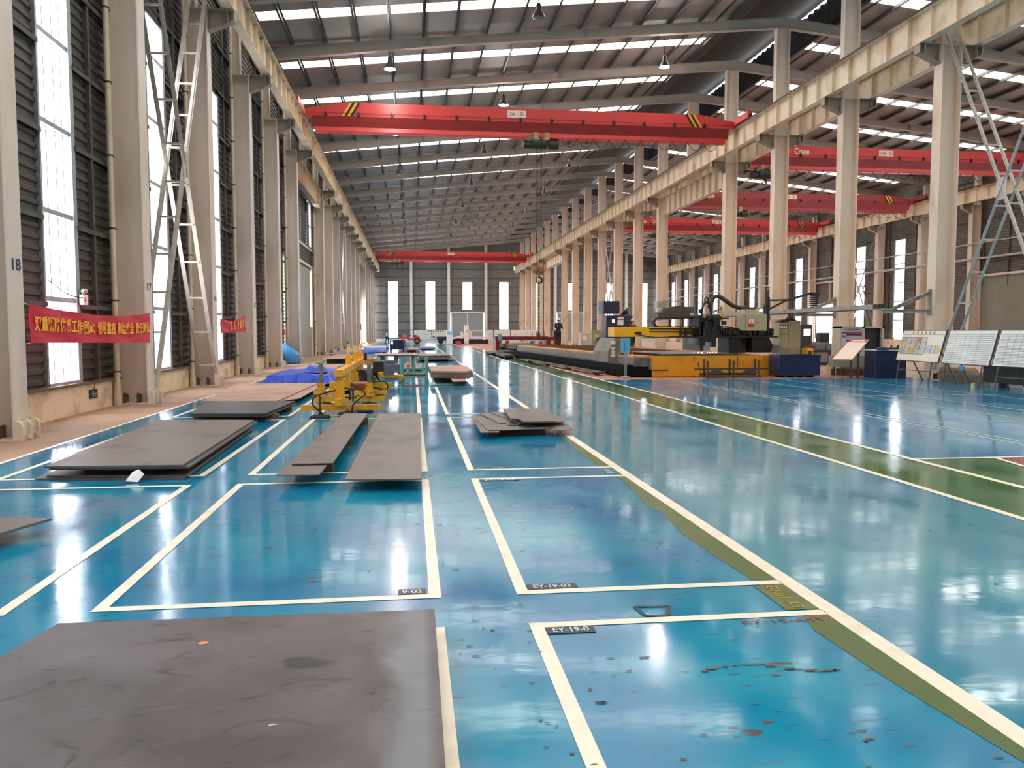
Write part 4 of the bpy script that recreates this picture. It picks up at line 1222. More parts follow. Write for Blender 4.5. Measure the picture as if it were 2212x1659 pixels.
# suction pads
for i,(x,y) in enumerate(((-1.71,15.02),(-1.25,15.62),(-1.9,17.6),(-0.95,17.55),(-0.98,16.1),(-1.3,19.2))):
    p = MB().lathe((x,y,0.004),[(0.001,0),(0.19,0.0),(0.20,0.02),(0.15,0.055),(0.04,0.06),(0.04,0.085),(0.001,0.085)],18).build('suction_pad', M_RUBBER, root)
    MB().cyl((x,y,0.085),0.017,0.33 if i==0 else 0.10,8).cyl((x,y,0.14),0.03,0.05,8).build('pad_stem', M_DARK, p)
def hose(pts, r=0.014, parent=root, m=M_RUBBER, name='hose'):
    P = [Vector(p) for p in pts]; out = []
    for i in range(len(P)-1):
        p0 = P[max(i-1,0)]; p1 = P[i]; p2 = P[i+1]; p3 = P[min(i+2,len(P)-1)]
        for k in range(6):
            t = k/6
            out.append(0.5*((2*p1)+(-p0+p2)*t+(2*p0-5*p1+4*p2-p3)*t*t+(-p0+3*p1-3*p2+p3)*t**3))
    out.append(P[-1])
    return MB().tube(out, r, 6).build(name, m, parent)
hose([(-1.66,15.05,0.06),(-1.70,15.0,0.12),(-1.83,15.0,0.25),(-1.82,15.05,0.38),(-1.62,15.15,0.46),(-1.42,15.3,0.50)],0.016)
hose([(-1.14,15.2,0.05),(-1.12,15.15,0.22),(-1.0,15.2,0.34),(-0.90,15.3,0.42),(-1.0,15.4,0.50),(-1.3,15.5,0.52)],0.016)
hose([(-0.83,17.0,0.55),(-0.6,17.1,0.54),(-0.53,17.2,0.42),(-0.6,17.2,0.36),(-0.82,17.1,0.40)],0.014)
hose([(-0.83,17.1,0.42),(-0.62,17.2,0.36),(-0.58,17.2,0.28),(-0.8,17.1,0.25)],0.014)
hose([(-1.3,18.8,0.7),(-1.1,18.8,0.62),(-1.0,18.9,0.45),(-1.15,19.0,0.3)],0.018)
hose([(-0.62,21.2,0.55),(-0.35,21.2,0.5),(-0.25,21.2,0.35),(-0.35,21.2,0.22)],0.014)
vc = MB(); vc.cyl((-1.16,18.75,0.62),0.10,0.5,16,'y'); vc.bevbox(-1.28,-0.98,19.4,20.2,0.32,0.7,0.02); vc.cyl((-1.1,19.0,0.28),0.05,0.3,12); vc.cyl((-0.98,19.2,0.25),0.045,0.35,12)
vc.box(-1.28,-0.9,18.9,20.6,0.40,0.43); vc.bar((-1.25,18.7,0.6),(-1.0,18.9,0.28),0.03); vc.bar((-1.0,20.0,0.7),(-0.8,20.4,0.3),0.04)
vc.bevbox(-1.0,-0.72,20.3,21.0,0.5,0.86,0.02)
vc.build('vacuum_pump', mat('pump_grime',(44,38,34),0.5,var=0.35,scale=9), root)
vp = MB().cyl((-1.2,20.6,0.88),0.055,0.05,12).cyl((-1.2,20.6,0.93),0.05,0.11,12).cyl((-1.2,20.6,1.04),0.055,0.03,12).build('warning_beacon', mat('beacon_dark_red',(90,14,12),0.3), root)
MB().box(-1.24,-0.92,20.9,21.3,0.75,0.9).build('control_box', M_YELLOW, root)
ar = MB().bar((-1.1,21.2,0.42),(-0.3,21.2,0.42),0.04,0.06).build('side_arm', M_YELLOW, root)
MB().bevbox(-0.40,-0.25,21.1,21.25,0.34,0.47,0.02).build('pivot_box', M_YELLOW, ar)
MB().bevbox(-0.87,-0.73,20.1,20.25,0.47,0.60,0.02).cyl((-0.8,20.09,0.52),0.02,0.02,8,'y').build('pivot_box', M_YELLOW, ar)
MB().box(-0.86,-0.74,20.1,20.2,0.225,0.36).build('post', M_YELLOW, root)
for (a,b) in (((-1.68,15.3,0.28),(-1.42,15.3,0.22)),((-1.3,17.2,0.5),(-1.0,17.2,0.28))):
    MB().bar(a,b,0.035,0.03).build('strut', M_DARK, root)
vl = MB().cyl((-1.19,15.35,0.30),0.02,0.22,8).cyl((-1.13,15.35,0.28),0.018,0.2,8).box(-1.22,-1.10,15.3,15.38,0.48,0.53).box(-1.28,-1.06,15.3,15.34,0.34,0.37).build('valve_block', M_DARK, root)
MB().bevbox(-1.35,-0.98,17.3,17.9,0.3,0.5,0.02).build('tank', mat('rusty_tank',(150,84,32),0.55,var=0.2,scale=6), root)

# ------------------------------------------------------------ teal stand, grey trestle, black rack
TEAL = mat('teal_paint',(74,140,128),0.5,var=0.12,scale=6,dirt=(110,104,80))
root = empty('storage_stand', (0.05,23.9,0), 0, 'teal welded stand with upright posts on the blue floor', 'stand')
for x in (-0.36,0.36):
    for y in (-0.55,0.55):
        MB().tube([(x,y,0),(x,y,0.78)],0.045,10).cyl((x,y,0.0),0.06,0.22,10).cyl((x,y,0.74),0.05,0.07,10).build('post', TEAL, root)
MB().tube([(0.0,0.5,0.2),(0.0,0.5,0.80)],0.035,10).build('post', TEAL, root)
for z in (0.26,0.40,0.50):
    MB().box(-0.36,0.36,-0.59,-0.52,z,z+0.05).build('rail', TEAL, root)
MB().box(-0.36,0.36,0.52,0.58,0.26,0.34).box(-0.40,-0.33,-0.55,0.55,0.28,0.35).box(0.33,0.40,-0.55,0.55,0.28,0.35).build('side_rail', TEAL, root)
MB().box(-0.33,0.33,-0.5,0.5,0.33,0.36).build('deck', mat('rust_deck',(140,110,84),0.7,var=0.2), root)
o = MB().cyl((-0.14,23.85,0.362),0.075,0.07,14).cyl((-0.14,23.85,0.43),0.05,0.14,14).lathe((-0.14,23.85,0.57),[(0.05,0),(0.07,0.02),(0.06,0.1),(0.001,0.12)],12).build('copper_fitting', mat('copper_brown',(196,136,96),0.4,metal=0.4)); tag(o,'small copper-coloured fitting on the teal stand','fitting')
root = empty('steel_trestle', (0,30.2,0), 0, 'grey steel trestle on I-section legs behind the yellow frame', 'trestle')
for x in (-1.12,-0.62,0.02):
    for y in (-0.6,0.6):
        MB().hbeam((x,y,0),(x,y,0.70),0.14,0.12,0.012,0.01,up=(0,1,0)).build('leg', GREYP, root)
MB().box(-1.3,0.2,-0.66,-0.54,0.70,0.735).box(-1.3,0.2,0.54,0.66,0.70,0.735).build('top_rail', GREYP, root)
poly(SP, [(-1.42,29.3),(0.20,29.3),(0.20,31.2),(-1.42,31.2)], 0.762, 0.025, PLT, 'brown sheet lying across the grey trestle', None)
mb = MB().bevbox(-0.98,-0.42,27.2,28.2,0.08,0.50,0.02).box(-0.96,-0.44,27.22,28.18,0.0,0.08).box(-0.92,-0.6,27.3,27.9,0.5,0.62)
o = mb.build('machine_housing', mat('housing_grey',(92,94,92),0.5,var=0.1)); tag(o,'low grey machine housing in front of the steel trestle','machine'); MB().box(-0.60,-0.52,27.17,27.2,0.16,0.22).build('indicator_light', glow('indicator_white',(255,255,255),4), o)
NAVY = mat('navy_paint',(24,34,66),0.5,var=0.2,scale=4)
root = empty('equipment_rack', (-1.2,65.5,0), 0, 'dark navy rack bristling with levers and hoses, far down the left bay', 'rack')
MB().box(-0.62,0.55,-1.6,1.6,0.18,0.30).box(-0.6,0.5,-1.62,-1.5,0.3,0.62).build('base_frame', NAVY, root)
for x in (-0.55,0.48):
    for y in (-1.5,1.5): MB().cyl((x,y,0),0.05,0.18,10).build('caster', M_RUBBER, root)
MB().bevbox(-0.35,0.4,-1.4,-0.4,0.3,0.95,0.05).build('housing', NAVY, root)
rr_ = random.Random(2)
for k in range(7):
    x = -0.6+0.17*k
    MB().bar((x,-1.55,0.45),(x+0.1*rr_.uniform(-1,1),-1.55,0.75+0.25*rr_.random()),0.05).build('lever', NAVY, root)
hose([(0.3,-1.5,0.5),(0.42,-1.5,0.8),(0.3,-1.5,1.15),(0.1,-1.5,1.35)],0.035,root,NAVY,'hose'); hose([(0.0,-1.5,0.6),(0.1,-1.5,1.0),(-0.15,-1.5,1.42)],0.03,root,NAVY,'hose')
MB().box(0.5,0.56,-1.55,-1.5,0.1,0.85).box(0.62,0.66,-1.55,-1.5,0.2,0.8).box(0.56,0.62,-1.55,-1.5,0.45,0.5).build('ladder_side', NAVY, root)
# black trestle of offcuts between
# ------------------------------------------------------------ blue chutes and scrap boxes beside the left columns
CH = mat('chute_blue',(44,112,158),0.45,var=0.08,scale=2)
for i,(y0,y1,base) in enumerate(((40.6,42.1,0),(73.2,74.6,1))):
    mb = MB().prism([(-6.42,0.04+0.45*base),(-5.72,0.04+0.45*base),(-5.72,0.45+0.3*base),(-6.25,1.0+0.1*base),(-6.42,1.0+0.1*base)],'y',y0,y1)
    o = mb.build('scrap_chute', CH); tag(o, 'sloping blue chute bin %s' % ['beside the columns before the sliding door','on a cream base farther along the left columns'][i], 'bin', 'sloping blue bins by the left columns')
    if base: MB().box(-6.45,-5.68,y0-0.02,y1,0.0,0.49).build('base', M_PLINTH, o)
    else: MB().box(-6.38,-6.3,y0+0.1,y0+0.2,0,0.06).box(-5.86,-5.78,y0+0.1,y0+0.2,0,0.06).box(-5.86,-5.78,y1-0.2,y1-0.1,0,0.06).build('foot', M_DARK, o)
sb = MB().box(-6.4,-5.8,61.6,61.66,0.03,0.36).box(-6.4,-5.8,62.9,62.96,0.03,0.36).box(-6.4,-6.34,61.66,62.9,0.03,0.36).box(-5.86,-5.8,61.66,62.9,0.03,0.36).box(-6.4,-5.8,61.6,62.96,0.0,0.05)
o = sb.build('scrap_box', CH); tag(o, 'low open blue box of scrap by the left columns', 'box')
sc_ = MB(); r = random.Random(4)
for k in range(14):
    x = -6.35+0.5*r.random(); sc_.bar((x,61.8+r.random(),0.06),(x+0.15*r.uniform(-1,1),61.9+r.random(),0.36+0.3*r.random()),0.02)
o = sc_.build('metal_scrap', M_DARK); tag(o,'dark metal offcuts sticking out of the low blue box','scrap', None, 'stuff')

# ------------------------------------------------------------ banners, emergency lamps, signs on the left wall
BAN = mat('banner_red',(206,28,52),0.6,var=0.06,scale=1.5); BTX = mat('banner_gold',(255,172,36),0.6,var=0.05)
def banner(prof, label, txt, spacing, y_start, size, zc, fold=0.0):
    mb = MB(); vs = []
    for i,(y,zt,zb,dx) in enumerate(prof):
        for k in range(7):
            t = k/6
            vs.append((-5.76+dx+0.012*sin(t*7+i*0.9), y, zb+(zt-zb)*t))
    n = len(prof)
    fs = [(i*7+k,(i+1)*7+k,(i+1)*7+k+1,i*7+k+1) for i in range(n-1) for k in range(6)]
    mb._add(vs, fs)
    o = mb.build('banner', BAN); sm_ = o.modifiers.new('thickness','SOLIDIFY'); sm_.thickness = 0.004
    tag(o, label, 'banner', 'red cloth banners on the left wall')
    y0_, zt0, zb0, d0 = prof[0]; y1_, zt1, zb1, d1 = prof[-1]
    for (a_, b_) in (((-5.76+d0,y0_,zt0),(-5.79,(12.87 if y0_<20 else 24.87)-0.05,zt0+0.02)),((-5.76+d0,y0_,zb0),(-5.79,(12.87 if y0_<20 else 24.87)-0.05,zb0-0.02)),((-5.76+d1,y1_,zt1),(-5.79,18.48 if y0_<20 else 30.5,zt1+0.03)),((-5.76+d1,y1_,zb1),(-5.79,18.48 if y0_<20 else 30.5,zb1-0.05))):
        MB().tube([a_,b_],0.005,5).build('tie_rope', M_WHITE, o)
    y = y_start
    for c in txt:
        if c != ' ':
            # follow the cloth
            for i in range(n-1):
                if prof[i][0] <= y <= prof[i+1][0]:
                    t = (y-prof[i][0])/(prof[i+1][0]-prof[i][0]); zt = prof[i][1]+(prof[i+1][1]-prof[i][1])*t; zb = prof[i][2]+(prof[i+1][2]-prof[i][2])*t; dx = prof[i][3]+(prof[i+1][3]-prof[i][3])*t
            text('character', c, size, BTX, o, (-5.735+dx, y, zb+(zt-zb)*zc), (pi/2,0,pi/2), sx=0.92, ext=0.001, bold=0.008)
            y += spacing
        else: y += spacing*0.55
    return o
ys_ = [12.93+5.6*i/24 for i in range(25)]
b1 = []
for y in ys_:
    t = (y-12.93)/5.6
    b1.append((y, 2.02-0.115*sin(pi*min(1,t*0.85+0.02))*1.0 + (0.0 if t<0.75 else (t-0.75)*0.15), 1.43-0.07*t, 0.0))
banner(b1, 'long red banner with gold Chinese characters strung between the two nearest left columns', '双重预防体系工作保障：领导重视 制度健全 责任到位', 0.223, 13.16, 0.242, 0.50)
b2 = []
for i in range(15):
    t = i/14; y = 25.1+3.7*t
    b2.append((y, 1.98-0.04*sin(pi*t*0.8)+0.22*max(0,t-0.45)/0.55, 1.56+0.04*t, 0.02*sin(t*5)))
banner(b2, 'shorter flapping red banner with a few gold characters farther along the left wall', '隐患 险查安全', 0.42, 26.4, 0.30, 0.5)
EL = mat('emergency_lamp_white',(234,228,222),0.4,var=0.03)
for i,(y,z) in enumerate(((16.78,2.16),(26.35,2.16))):
    root = empty('emergency_lamp', (WL+0.17,y,z), 0, 'white twin-head emergency lamp above the %s' % ['long red banner','shorter red banner'][i], 'lamp', 'emergency lamps above the banners')
    MB().bevbox(-0.04,0.04,-0.12,0.12,-0.03,0.17,0.01).build('box', EL, root)
    for dy in (-0.055,0.055): MB().lathe((0.0,dy,0.24),[(0.001,-0.03),(0.03,-0.025),(0.05,0.03),(0.045,0.045),(0.001,0.045)],14,'x').cyl((0,dy,0.17),0.012,0.04,6).build('lamp_head', mat('lamp_head_chrome',(210,208,204),0.25,metal=0.5), root)
    MB().box(0.04,0.043,-0.06,-0.02,0.03,0.10).build('switch_label', mat('label_red',(200,60,50),0.5), root)
o = hose([(WL+0.19,15.2,2.52),(WL+0.2,15.8,2.34),(WL+0.2,16.3,2.27),(WL+0.2,16.66,2.27)],0.008,None,M_BLACK,'power_cable'); tag(o,'thin black cable sagging to the nearer emergency lamp','cable')
ES = mat('exit_sign_green',(30,52,44),0.4,var=0.15)
for i,(y,z) in enumerate(((17.13,0.34),(26.7,0.3))):
    o = MB().box(WL+0.14,WL+0.17,y-0.19,y+0.19,z-0.09,z+0.09).build('exit_sign', ES); tag(o,'small dark green running-man exit sign on the plinth under the %s banner' % ['long','shorter'][i],'sign','exit signs on the left plinth')
    MB().box(WL+0.171,WL+0.173,y-0.03,y+0.12,z-0.01,z+0.008).box(WL+0.171,WL+0.173,y-0.08,y-0.02,z-0.05,z+0.05).box(WL+0.171,WL+0.173,y-0.02,y+0.10,z-0.05,z-0.035).build('pictogram', mat('pictogram_pale',(150,176,150),0.5), o)
    o = hose([(WL+0.18,y-0.2,0.62),(WL+0.19,y-0.05,0.60),(WL+0.19,y+0.0,0.52),(WL+0.18,y-0.05,0.43)],0.009,None,M_BLACK,'power_cable'); tag(o,'black cable dropping to the exit sign under the %s banner' % ['long','shorter'][i],'cable')
for i,(y,z,h_) in enumerate(((37.0,1.45,0.22),(84.9,1.9,0.5),(90.9,1.8,0.7))):
    o = MB().bevbox(-5.798,-5.70,y-0.10,y+0.10,z,z+h_,0.01).build('alarm_box', mat('alarm_red',(214,40,44),0.4)); tag(o, 'small red box fixed to a left column, %s from the viewer' % ORD[i+1], 'alarm box', 'red boxes on the left columns')
o = MB().box(-5.799,-5.77,54.57,54.72,1.5,2.3).build('notice_strip', M_WHITE); tag(o,'narrow white notice strip on a left column past the sliding door','notice')
for i,(y,c,z0,z1) in enumerate(((36.55,'white',0.55,1.25),)):
    o = MB().box(-5.799,-5.78,y-0.06,y+0.06,z0+1.0,z1+1.0).build('notice_strip', M_WHITE); tag(o,'narrow white notice strip below the nearest red alarm box','notice')

# ------------------------------------------------------------ near gantry cutting machine (right side)
TH = 0.06
mr = empty('gantry_cutting_machine', (8.35,27.16,0), TH, 'yellow and black gantry plate-cutting machine with long water table', 'machine')
GREYM = mat('machine_grey',(120,112,100),0.5,var=0.1,scale=2,dirt=(92,84,74))
TRK = mat('track_black',(16,17,17),0.85,var=0.3,scale=6,spec=0.15)
YSK = mat('skirt_yellow',(216,146,20),0.45,var=0.05,scale=1.2,dirt=(182,112,14))
ORG = mat('orange_edge',(206,142,74),0.6,var=0.12,scale=3)
MB().box(0,4.95,0,0.06,0.02,0.74).build('skirt_panel', YSK, mr)
sl = MB()
for (u,z0,z1) in ((1.55,0.52,0.72),(1.70,0.34,0.52),(1.80,0.16,0.34),(1.95,0.03,0.14),(3.2,0.3,0.72),(3.45,0.36,0.54),(4.25,0.55,0.72),(4.42,0.36,0.54),(4.55,0.18,0.36),(4.68,0.03,0.16)): sl.box(u,u+0.025,-0.004,0.0,z0,z1)
sl.box(0.02,0.6,-0.004,0,0.22,0.25); sl.build('slot', M_BLACK, mr)
MB().box(0.0,4.95,0.06,24.6,0.05,0.66).build('water_table', GREYM, mr)
MB().box(0.0,0.10,0.06,24.6,0.66,0.74).box(4.85,4.95,0.06,24.6,0.66,0.74).build('table_edge', ORG, mr)
st = MB()
for k in range(67): st.box(0.12,4.83,0.2+0.36*k,0.21+0.36*k,0.60,0.70)
st.build('support_slat', mat('rusty_slat',(110,78,56),0.8,var=0.2), mr)
MB().box(-0.55,-0.002,0.35,22.2,0.36,0.68).build('side_ledge', GREYM, mr)
MB().box(-0.55,-0.002,0.35,22.2,0.68,0.74).build('side_ledge_cap', ORG, mr)
tk = MB().box(-1.05,-0.02,0.02,21.0,0.04,0.27).box(-0.98,-0.10,0.2,21.0,0.27,0.33).box(-0.94,-0.60,0.3,21.0,0.33,0.42)
for k in range(28): tk.box(-1.07,-1.05,0.3+0.74*k,0.36+0.74*k,0.06,0.25)
tk.build('track', TRK, mr)
MB().box(-0.9,-0.86,0.3,21,0.42,0.47).build('rail', M_DARK, mr)
for k in range(7): MB().box(-1.12,-1.0,2+2.8*k,2.25+2.8*k,0,0.05).build('foot', WOOD, mr)
# left truck of the gantry
lt = MB().prism([(-0.90,0.44),(-0.10,0.44),(-0.10,0.95),(-0.28,1.34),(-0.62,1.36),(-0.90,0.85)],'y',2.3,4.3).build('end_carriage', GREYM, mr)
MB().prism([(-0.11,0.95),(-0.095,0.95),(-0.275,1.345),(-0.29,1.345)],'y',2.32,4.28).build('slanted_cover', mat('cover_tan',(176,142,112),0.5,var=0.05), lt)
hz = MB(); 
for k in range(6):
    hz.cur = k%2; x = -0.36+0.075*k
    hz._add([(x,2.292,0.52),(x+0.06,2.292,0.52),(x+0.15,2.292,0.80),(x+0.09,2.292,0.80)],[(0,1,2,3)])
hz.build('hazard_stripe',[M_SIGNAL,M_BLACK],lt)
MB().box(-0.40,-0.12,2.293,2.299,0.50,0.82).build('stripe_backing', M_BLACK, lt)
lbx = MB().box(-0.78,-0.62,2.285,2.299,1.12,1.26).box(-0.80,-0.62,2.285,2.299,0.66,1.02).build('warning_label', M_WHITE, lt)
text('lettering','注意\n安全',0.13,M_INK,lbx,(-0.71,2.282,0.84),(pi/2,0,0))
# gantry beam
GB = MB().bevbox(-0.30,6.3,3.45,4.25,1.40,1.78,0.01).build('gantry_beam', mat('gantry_yellow',(240,176,24),0.4,var=0.04,scale=1.5), mr)
MB().box(1.15,3.2,3.43,3.45,1.69,1.74).box(1.15,3.2,3.43,3.45,1.58,1.62).box(0.55,0.82,3.43,3.449,1.50,1.60).build('slot_rail', M_BLACK, GB)
bc = MB().box(3.15,6.3,3.15,3.44,1.42,1.72).box(1.9,6.5,3.1,3.3,1.36,1.42).box(-0.3,6.3,3.6,4.2,1.781,1.80).box(2.95,6.3,3.40,3.448,1.42,1.76)
r = random.Random(9)
for k in range(40):
    x = 2.3+0.10*k; bc.bevbox(x,x+0.05+0.06*r.random(),3.0+0.1*r.random(),3.2,1.43+0.1*r.random(),1.6+0.2*r.random(),0.005)
bc.build('drive_rail', M_BLACK, GB)
hose([(0.6,3.42,1.52),(0.9,3.38,1.44),(1.4,3.38,1.38),(2.2,3.36,1.40),(2.7,3.3,1.42)],0.02,GB,M_RUBBER)
# energy chain loop on top
def band(pts, w, t, mt, parent, name, y):
    mb = MB()
    for i in range(len(pts)-1):
        a = Vector((pts[i][0],y,pts[i][1])); b = Vector((pts[i+1][0],y,pts[i+1][1]))
        mb.bar(a,b,w,t,up=(0,0,1) if abs((b-a).normalized().z)<0.9 else (1,0,0))
    return mb.build(name, mt, parent)
loop = [(4.6,2.14),(1.75,2.14)] + [(1.60-0.16*sin(radians(a)),1.97+0.17*cos(radians(a))) for a in range(10,180,20)] + [(1.75,1.80),(4.6,1.80)]
band(loop,0.22,0.05,M_BLACK,GB,'cable_chain',3.75)
# cutting carriage with lifting ring
cg = MB().bevbox(3.05,4.0,3.1,4.1,1.70,2.28,0.05).bevbox(3.2,3.9,2.9,3.3,1.35,2.0,0.03).box(3.0,3.12,2.95,3.1,1.5,2.1)
for k in range(18): 
    x = 3.0+1.0*r.random(); z = 1.6+0.75*r.random(); cg.bevbox(x,x+0.08+0.1*r.random(),2.75+0.2*r.random(),3.0,z,z+0.08+0.1*r.random(),0.01)
cgo = cg.build('cutting_carriage', mat('carriage_black',(26,28,25),0.5,var=0.35,scale=8), GB)
MB().tube([(3.32,3.4,2.26),(3.32,3.4,2.5),(3.42,3.4,2.72),(3.52,3.4,2.78),(3.62,3.4,2.72),(3.72,3.4,2.5),(3.72,3.4,2.26)],0.045,8).tube([(3.45,3.4,2.74),(3.45,3.4,2.92),(3.52,3.4,2.98),(3.59,3.4,2.92),(3.59,3.4,2.74)],0.035,8).build('lifting_ring', M_BLACK, cgo)
MB().cyl((3.2,2.85,2.2),0.06,0.05,12,'y').build('gauge', mat('copper_gauge',(196,140,104),0.4,metal=0.4), cgo)
MB().box(4.0,4.1,3.0,3.1,2.16,2.32).build('junction_box', M_SIGNAL, cgo)
th = MB().cyl((3.1,2.85,0.86),0.07,0.56,12).box(3.1,3.6,2.85,2.95,1.2,1.36).bevbox(2.95,3.22,2.75,3.0,1.05,1.42,0.02).bevbox(3.5,3.68,2.8,3.0,1.0,1.4,0.02).cyl((3.1,2.85,0.78),0.025,0.09,8).build('cutting_torch', M_BLACK, cgo)
MB().ball((3.1,2.85,0.775),0.03).build('plasma_arc', glow('plasma_arc',(226,190,255),120), th)
spk = MB()
for k in range(16): 
    a = 0.15+0.5*r.random(); spk.ball((3.1+a*(1 if k%4 else -0.5),2.85,0.77+0.02*r.random()),0.007,n=6,m=4)
spk.build('spark', glow('spark_orange',(255,196,130),60), th)
# upper dark housing and cable trough behind carriage
MB().box(1.9,3.3,4.5,5.6,2.18,2.38).prism([(2.1,2.38),(3.5,2.38),(3.5,2.62),(2.8,2.66),(2.45,2.6)],'y',4.6,5.4).build('fume_hood', mat('hood_brown',(92,80,68),0.5,var=0.15), GB)
MB().box(2.0,2.4,4.8,5.2,2.6,2.85).box(2.2,3.3,4.9,5.1,2.85,2.88).build('hood_box', mat('hood_pale',(176,164,150),0.5), GB)
hose([(4.0,4.2,2.55),(4.15,4.2,2.95),(4.4,4.2,3.05),(4.75,4.2,2.85),(5.1,4.2,2.65),(5.6,4.2,2.55),(6.0,4.2,2.55)],0.09,GB,mat('duct_dark',(62,52,46),0.6,var=0.15),'flexible_duct')
# control cabinet
cc = MB().bevbox(4.82,5.93,3.0,3.4,1.64,2.30,0.01).build('control_cabinet', mat('cabinet_beige',(170,164,132),0.45,var=0.03), GB)
MB().box(5.0,5.008,2.994,3.0,1.68,2.26).build('door_seam', M_DARK, cc)
wl_ = MB().box(5.13,5.37,2.99,2.999,1.80,2.13).build('warning_label', mat('label_red2',(196,44,44),0.5), cc)
MB().box(5.145,5.355,2.986,2.99,1.92,2.11).build('label_panel', M_WHITE, wl_)
MB()._add([(5.18,2.984,1.94),(5.32,2.984,1.94),(5.25,2.984,2.07)],[(0,1,2)]).build('warning_triangle', M_SIGNAL, wl_)
MB().cyl((5.52,2.97,1.97),0.02,0.03,10,'y').build('lock', M_BLACK, cc)
MB()._add([(5.66,2.996,1.94),(5.74,2.996,1.94),(5.70,2.996,2.01)],[(0,1,2)]).build('warning_triangle', mat('amber',(190,140,60),0.5), cc)
MB().box(4.98,5.65,3.1,3.4,2.30,2.50).build('top_box', mat('top_box_tan',(190,164,140),0.5), cc)
MB().box(5.66,5.75,3.05,3.15,2.42,2.50).build('status_light', glow('status_green',(180,255,120),5), cc)
pm = MB().cyl((6.12,3.3,1.0),0.075,2.0,12).cyl((6.12,3.3,3.0),0.05,0.4,8).bevbox(5.98,6.06,3.2,3.4,1.9,2.7,0.01).build('mast', M_BLACK, GB)
MB().cyl((6.08,3.25,3.28),0.035,0.08,8).build('beacon', mat('beacon_orange',(220,120,60),0.4), pm)
MB().bar((6.12,3.3,2.86),(7.0,3.3,2.88),0.07).bar((7.0,3.3,2.88),(7.95,3.3,3.15),0.08,0.09).bar((6.15,3.3,2.5),(6.9,3.3,2.86),0.07).bar((7.95,3.3,3.15),(8.2,3.3,3.15),0.1).build('boom', M_BLACK, pm)
bz = MB(); 
for a_ in range(0,180,18):
    x = 8.18+0.16*cos(radians(a_)); 
for k in range(9): bz.bevbox(8.05-0.06*sin(k/8*pi),8.35-0.06*sin(k/8*pi),3.2,3.4,2.48+0.08*k,2.54+0.08*k,0.01)
bz.box(8.02,8.38,3.22,3.38,3.1,3.2); bz.build('hanging_cable_chain', M_BLACK, pm)
# right wedges
for (a,b_) in ((4.4,5.0),(5.4,6.3)):
    MB().prism([(a,0.76),(b_+0.15,0.76),(b_-0.15,1.38),(a,1.38)],'y',3.2,4.2).build('leg', M_BLACK, mr)
MB().box(4.95,5.6,3.7,4.1,0.76,1.38).build('rear_panel', mat('panel_brown',(110,92,76),0.5), mr)
MB().prism([(6.2,0.76),(6.7,0.76),(6.7,0.92),(6.5,0.95),(6.32,1.08)],'y',2.6,3.2).build('operator_console', GREYM, mr)
# things lying on the table
o = MB(); 
for k in range(9): o.box(1.2+0.02*k,4.2,2.2+0.5*k+0.1,2.45+0.5*k+0.1,0.742,0.754)
o = o.xf(Matrix.Translation((8.35,27.16,0)) @ Matrix.Rotation(TH,4,'Z')).build('cut_strips', mat('bright_strip_steel',(170,160,150),0.35,metal=0.4,var=0.2)); tag(o,'pale cut steel strips lying on the water table','steel strips',None,'stuff')

# cable tray on wall brackets beside the middle columns
TRAY = mat('tray_grey',(150,146,138),0.5,var=0.1,scale=2,dirt=(110,100,90))
root = empty('cable_tray', (0,0,0), 0, 'long pale grey cable tray carried beside the middle columns', 'cable tray')
MB().box(15.42,15.68,25.3,50,2.34,2.36).box(15.42,15.44,25.3,50,2.34,2.52).box(15.66,15.68,25.3,50,2.34,2.52).build('trough', TRAY, root)
MB().bevbox(15.42,15.68,25.0,25.3,2.34,2.52,0.01).build('end_cap', M_DARK, root)
for k in (2,3,4,5): 
    y = GY(k)
    if k==2: y0_ = 25.5
    o = MB().hbeam((17.0,y,2.28),(15.35,y,2.28),0.12,0.09).build('bracket_arm', TRAY, root)
    MB().box(16.995,17.055,y-0.06,y+0.06,2.15,3.0).hbeam((17.0,y,2.88),(15.75,y+0.0,2.36),0.12,0.09).build('bracket_strut', TRAY, root)
MB().box(15.40,15.70,24.60,25.5,2.34,2.36).build('tray_tip', TRAY, root)

# sign with teal panel
def info_sign(x, y, h, label, s=1.0, base=True):
    root = empty('information_sign', (x,y,0), 0, label, 'sign')
    MB().box(-0.03,0.0,-0.01,0.01,0.06,h-0.45).box(0.02,0.05,-0.01,0.01,0.06,h-0.45).build('pole', mat('pole_grey',(150,160,160),0.4,metal=0.4), root)
    p = MB().box(-0.16*s,0.16*s,-0.015,0.015,h-0.52,h).build('sign_panel', mat('sign_frame_grey',(150,160,170),0.4), root)
    MB().box(-0.13*s,0.13*s,-0.018,-0.015,h-0.49,h-0.03).build('sign_face', mat('sign_teal',(70,168,196),0.4,var=0.08,scale=3,dirt=(84,140,200)), p)
    MB().box(-0.05*s,-0.03*s,-0.021,-0.018,h-0.46,h-0.14).build('magenta_line', mat('magenta_ink',(150,40,110),0.5), p)
    if base: MB().bevbox(-0.14,0.14,-0.18,0.18,0,0.06,0.01).build('base', mat('brick_base',(186,140,118),0.8,var=0.1), root)
    return root
info_sign(7.26,26.72,1.38,'teal panel sign on a thin pole at the corner of the yellow table')
info_sign(6.55,60.0,1.45,'small grey-blue sign on a pole far off by the red gantry',0.8)
